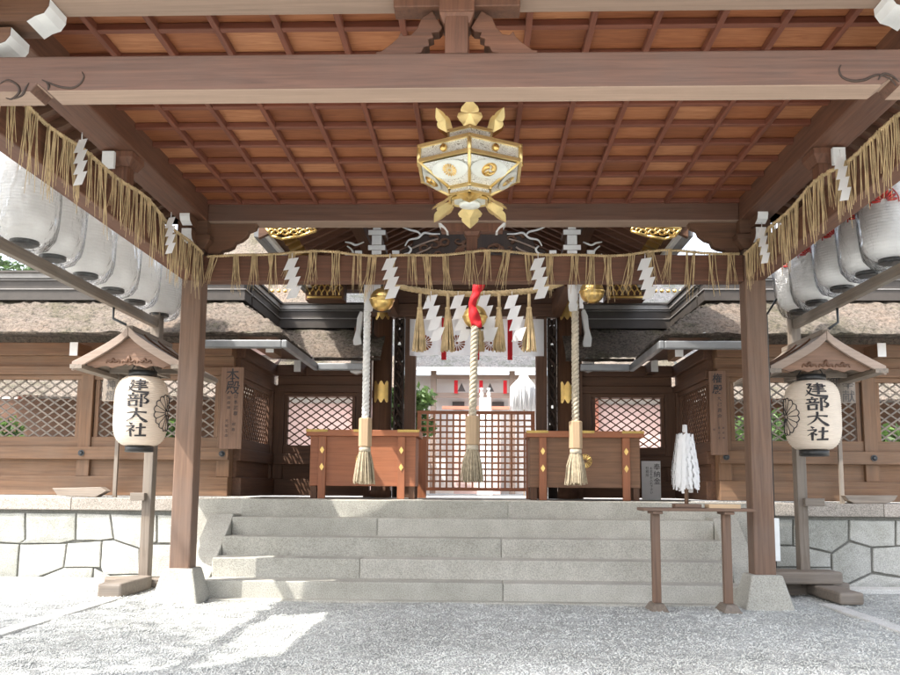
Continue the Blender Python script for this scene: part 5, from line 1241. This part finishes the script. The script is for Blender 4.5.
mb = MB(); mb.box(hx(434), hx(540), hy-.06, hy+.0, Z(379, hy), Z(375, hy)); mb.box(hx(434), hx(512), hy-.06, hy+.0, Z(398, hy), Z(393, hy)); mb.build('rail', M['freshX'], hb)
for px in (456, 481, 505): 
    xx = hx(px); mb = MB(); mb.box(xx-.045, xx+.045, hy-.12, hy-.1, Z(394, hy), Z(381, hy)); mb.build('red_hanging', M['redcloth'], hb)
for px in (461.5, 490):
    xx = hx(px); mb = MB(); zq = Z(388, hy); mb.prism([(xx, zq+.12), (xx+.1, zq-.1), (xx-.1, zq-.1)], hy-.08, hy-.07); mb.build('crest', M['inkgrey'], hb)
for px in (457, 497): xx = hx(px); mb = MB(); mb.box(xx-.12, xx+.18, hy+.2, hy+.28, Z(408, hy), Z(401, hy)); mb.build('window', M['inkgrey'], hb)
mb = MB(); mb.box(hx(443), hx(512), hy-.5, hy-.4, Z(411, hy), Z(408, hy)); mb.build('red_railing', M['verm'], hb)
mb = MB(); mb.box(hx(455), hx(500), hy-.45, hy-.1, PL, Z(416, hy)); mb.build('base', M['pink'], hb)
ay = 10.2; x0, x1 = X(478, ay), X(492, ay)
t = thing('altar_stand', ((x0+x1)/2, ay, PL), 'white draped offering stand in the courtyard behind the gate', 'stand')
mb = MB(); mb.frustum((x0+x1)/2, ay, PL, Z(398, ay), .17, .13); mb.build('drape', M['white'], t)
for k in (-.08, .08): mb = MB(); mb.lathe([(.03, Z(398, ay)), (.05, Z(394, ay)), (.02, Z(391, ay)), (.045, Z(388, ay))], (x0+x1)/2+k, ay, 10); mb.build('vase', M['silver'], t)
WY2 = 7.4
x_, _ = at(524, 400, WY2); t = thing('streamer_wand', (x_, WY2, PL), 'large white paper streamer bundle standing in the courtyard behind the gate opening', 'streamer wand')
zt_, zb_ = Z(371, WY2, 524), Z(413, WY2, 524); mb = MB()
for k in range(160):
    a = R.uniform(0, 2*PI); q = math.sqrt(R.random())*.25; zA2 = zt_-R.random()*.1-q*.8; x2, y2 = x_+q*math.cos(a), WY2+q*math.sin(a); L_ = (zA2-zb_)*R.uniform(.75, 1)
    mb.tube([(x_+.4*q*math.cos(a), WY2+.4*q*math.sin(a), zA2+.05), (x2, y2, zA2-.1), (x2+R.uniform(-.02, .02), y2, zA2-L_)], [.014, .02, .012], 4)
mb.build('paper_strips', M['paper'], t); mb = MB(); mb.tube([(x_, WY2, PL), (x_, WY2, zt_+.05)], .01, 6); mb.build('pole', M['tanZ'], t)
# side corridors of the inner court: pinkish vermilion walls
for s in (-1, 1):
    t = thing('side_hall', (s*5, 8.6, PL), 'pink walled vermilion side hall beyond the %s lattice' % ('left' if s < 0 else 'right'), 'hall', 'side halls')
    mb = MB(); mb.box(s*1.95, s*10, 8.7, 8.8, PL, Z(404, 8.7)); mb.build('wall', M['pink'], t)
    mb = MB(); mb.box(s*1.95, s*10, 8.72, 8.8, Z(404, 8.7), Z(396, 8.7)); mb.build('plaster_band', M['plaster'], t)
    for k in range(6): xx = s*(2.45+k*1.75); mb = MB(); mb.box(xx-.07, xx+.07, 8.6, 8.7, PL, 3.2); mb.build('post', M['verm'], t)
    mb = MB(); mb.box(s*4.3, s*10, 8.55, 8.66, PL, 2.95); mb.build('board_wall', M['darkX'], t)
    mb = MB(); mb.box(s*1.8, s*10, 8.5, 8.54, 3.0, 3.15); mb.build('beam', M['hallX'], t)
    mb = MB(); slope(mb, (s*1.6, 8.3, 3.25), (s*4.2, 8.3, 3.25), (s*4.2, 9.4, 4.0), (s*1.6, 9.4, 4.0), .02, .3); slope(mb, (s*4.2, 6.9, 2.9), (s*10, 6.9, 2.9), (s*10, 9.4, 4.0), (s*4.2, 9.4, 4.0), .02, .3); mb.build('roof', M['thatch'], t)
# bigger roof behind on the left
t = thing('rear_roof', (-7, 12, PL), 'sunlit bark roofed hall rising behind the left lattice wall', 'hall')
mb = MB(); mb.box(-7.2, -3.6, 9.6, 14, PL, 4.5); mb.build('wall', M['pink'], t)
mb = MB(); slope(mb, (-7.8, 8.9, 4.4), (-3.4, 8.9, 4.4), (-4.4, 12, 8.0), (-7.0, 12, 8.0), .03, .2); mb.build('roof', M['thatch'], t)

# trees
def tree(x, y, z, h, r, n, label, mat='leaf'):
    t = thing('tree', (x, y, z), label, 'tree', 'trees behind the shrine walls')
    mb = MB(); top = Vector((x+R.uniform(-.3, .3), y, z+h*.8)); mb.tube([(x, y, z), (x+.05, y, z+h*.3), (x+.1*R.uniform(-1, 1), y, z+h*.55), top], [.2, .15, .11, .03], 8)
    cl = []
    for k in range(11):
        a = k*2.4; q = Vector((x+r*.75*math.cos(a)*R.uniform(.5, 1), y+r*.75*math.sin(a)*R.uniform(.5, 1), z+h*R.uniform(.35, .95))); mb.tube([(x, y, z+h*R.uniform(.2, .5)), (Vector((x, y, z+h*.5))+q)/2, q], [.07, .045, .012], 5); cl.append((q, r*R.uniform(.3, .5)))
    mb.build('trunk', M['darkZ'], t)
    mb = MB()
    for k in range(n):
        c_, rr = R.choice(cl); d = Vector((R.gauss(0, 1), R.gauss(0, 1), R.gauss(0, .8))); d = d.normalized()*rr*R.random()**.4; p = c_+d
        u = Vector((R.uniform(-1, 1), R.uniform(-1, 1), R.uniform(-.6, .6))).normalized(); v = u.orthogonal().normalized(); v.rotate(Matrix.Rotation(R.uniform(0, 6.3), 3, u)); l = R.uniform(.07, .13)
        mb.add([p-u*l, p+v*l*.4, p+u*l, p-v*l*.4], [(0, 1, 2, 3)])
    mb.build('crown', M[mat], t, normals=False)
tree(-8.6, 6.2, PL-.5, 1.9, 1.1, 2500, 'leafy green tree behind the left lattice wall, far left')
tree(-5.6, 6.6, PL-.4, 1.7, .9, 2000, 'low bushy tree behind the left lattice, near the painted lantern')
tree(5.2, 6.8, PL-.4, 1.7, .9, 2000, 'low bushy tree behind the right lattice, near the painted lantern')
tree(8.2, 6.4, PL-.5, 1.8, 1.0, 2500, 'leafy green tree behind the right lattice wall, far right')
tree(X(418, 16, 395), 10.8, PL, 2.5, .8, 1800, 'green tree seen through the left edge of the gate opening')
tree(-8.4, -5.2, 0, 9.5, 2.6, 4200, 'tall broadleaf tree shading the court, left of the pavilion')  # out of view, added so its crown dapples the sun on the left gravel
tree(-12.5, 13, PL, 7, 2.8, 6000, 'tall dark tree standing beyond the left roof', 'leafdark')

# ================================================================== LIGHT
w = bpy.data.worlds.new('World'); sc.world = w; w.use_nodes = True; nt = w.node_tree
sky = nt.nodes.new('ShaderNodeTexSky'); sky.sky_type = 'NISHITA'; sky.sun_disc = False
Ld = Vector((.62, .40, -1.0)).normalized()
el = math.asin(-Ld.z); az = math.atan2(-Ld.x, -Ld.y)            # towards the sun, clockwise from +Y
sky.sun_elevation = el; sky.sun_rotation = az; sky.air_density = 1.0; sky.dust_density = 4.0; sky.ozone_density = .6
bg = nt.nodes['Background']; hs = nt.nodes.new('ShaderNodeHueSaturation'); hs.inputs['Saturation'].default_value = .45; nt.links.new(sky.outputs[0], hs.inputs['Color']); nt.links.new(hs.outputs[0], bg.inputs[0]); bg.inputs[1].default_value = .15
sl = bpy.data.lights.new('sun', 'SUN'); sl.energy = 2.0; sl.angle = math.radians(.5); sl.color = (1, .955, .88)
so_ = bpy.data.objects.new('sun', sl); COL.objects.link(so_); so_.rotation_euler = Ld.to_track_quat('-Z', 'Y').to_euler()
sc.view_settings.view_transform = 'Standard'; sc.view_settings.look = 'None'; sc.view_settings.exposure = 0; sc.view_settings.gamma = 1
sc.cycles.film_exposure = 4.3
sc.cycles.max_bounces = 8; sc.cycles.diffuse_bounces = 5; sc.cycles.glossy_bounces = 3; sc.cycles.transparent_max_bounces = 12
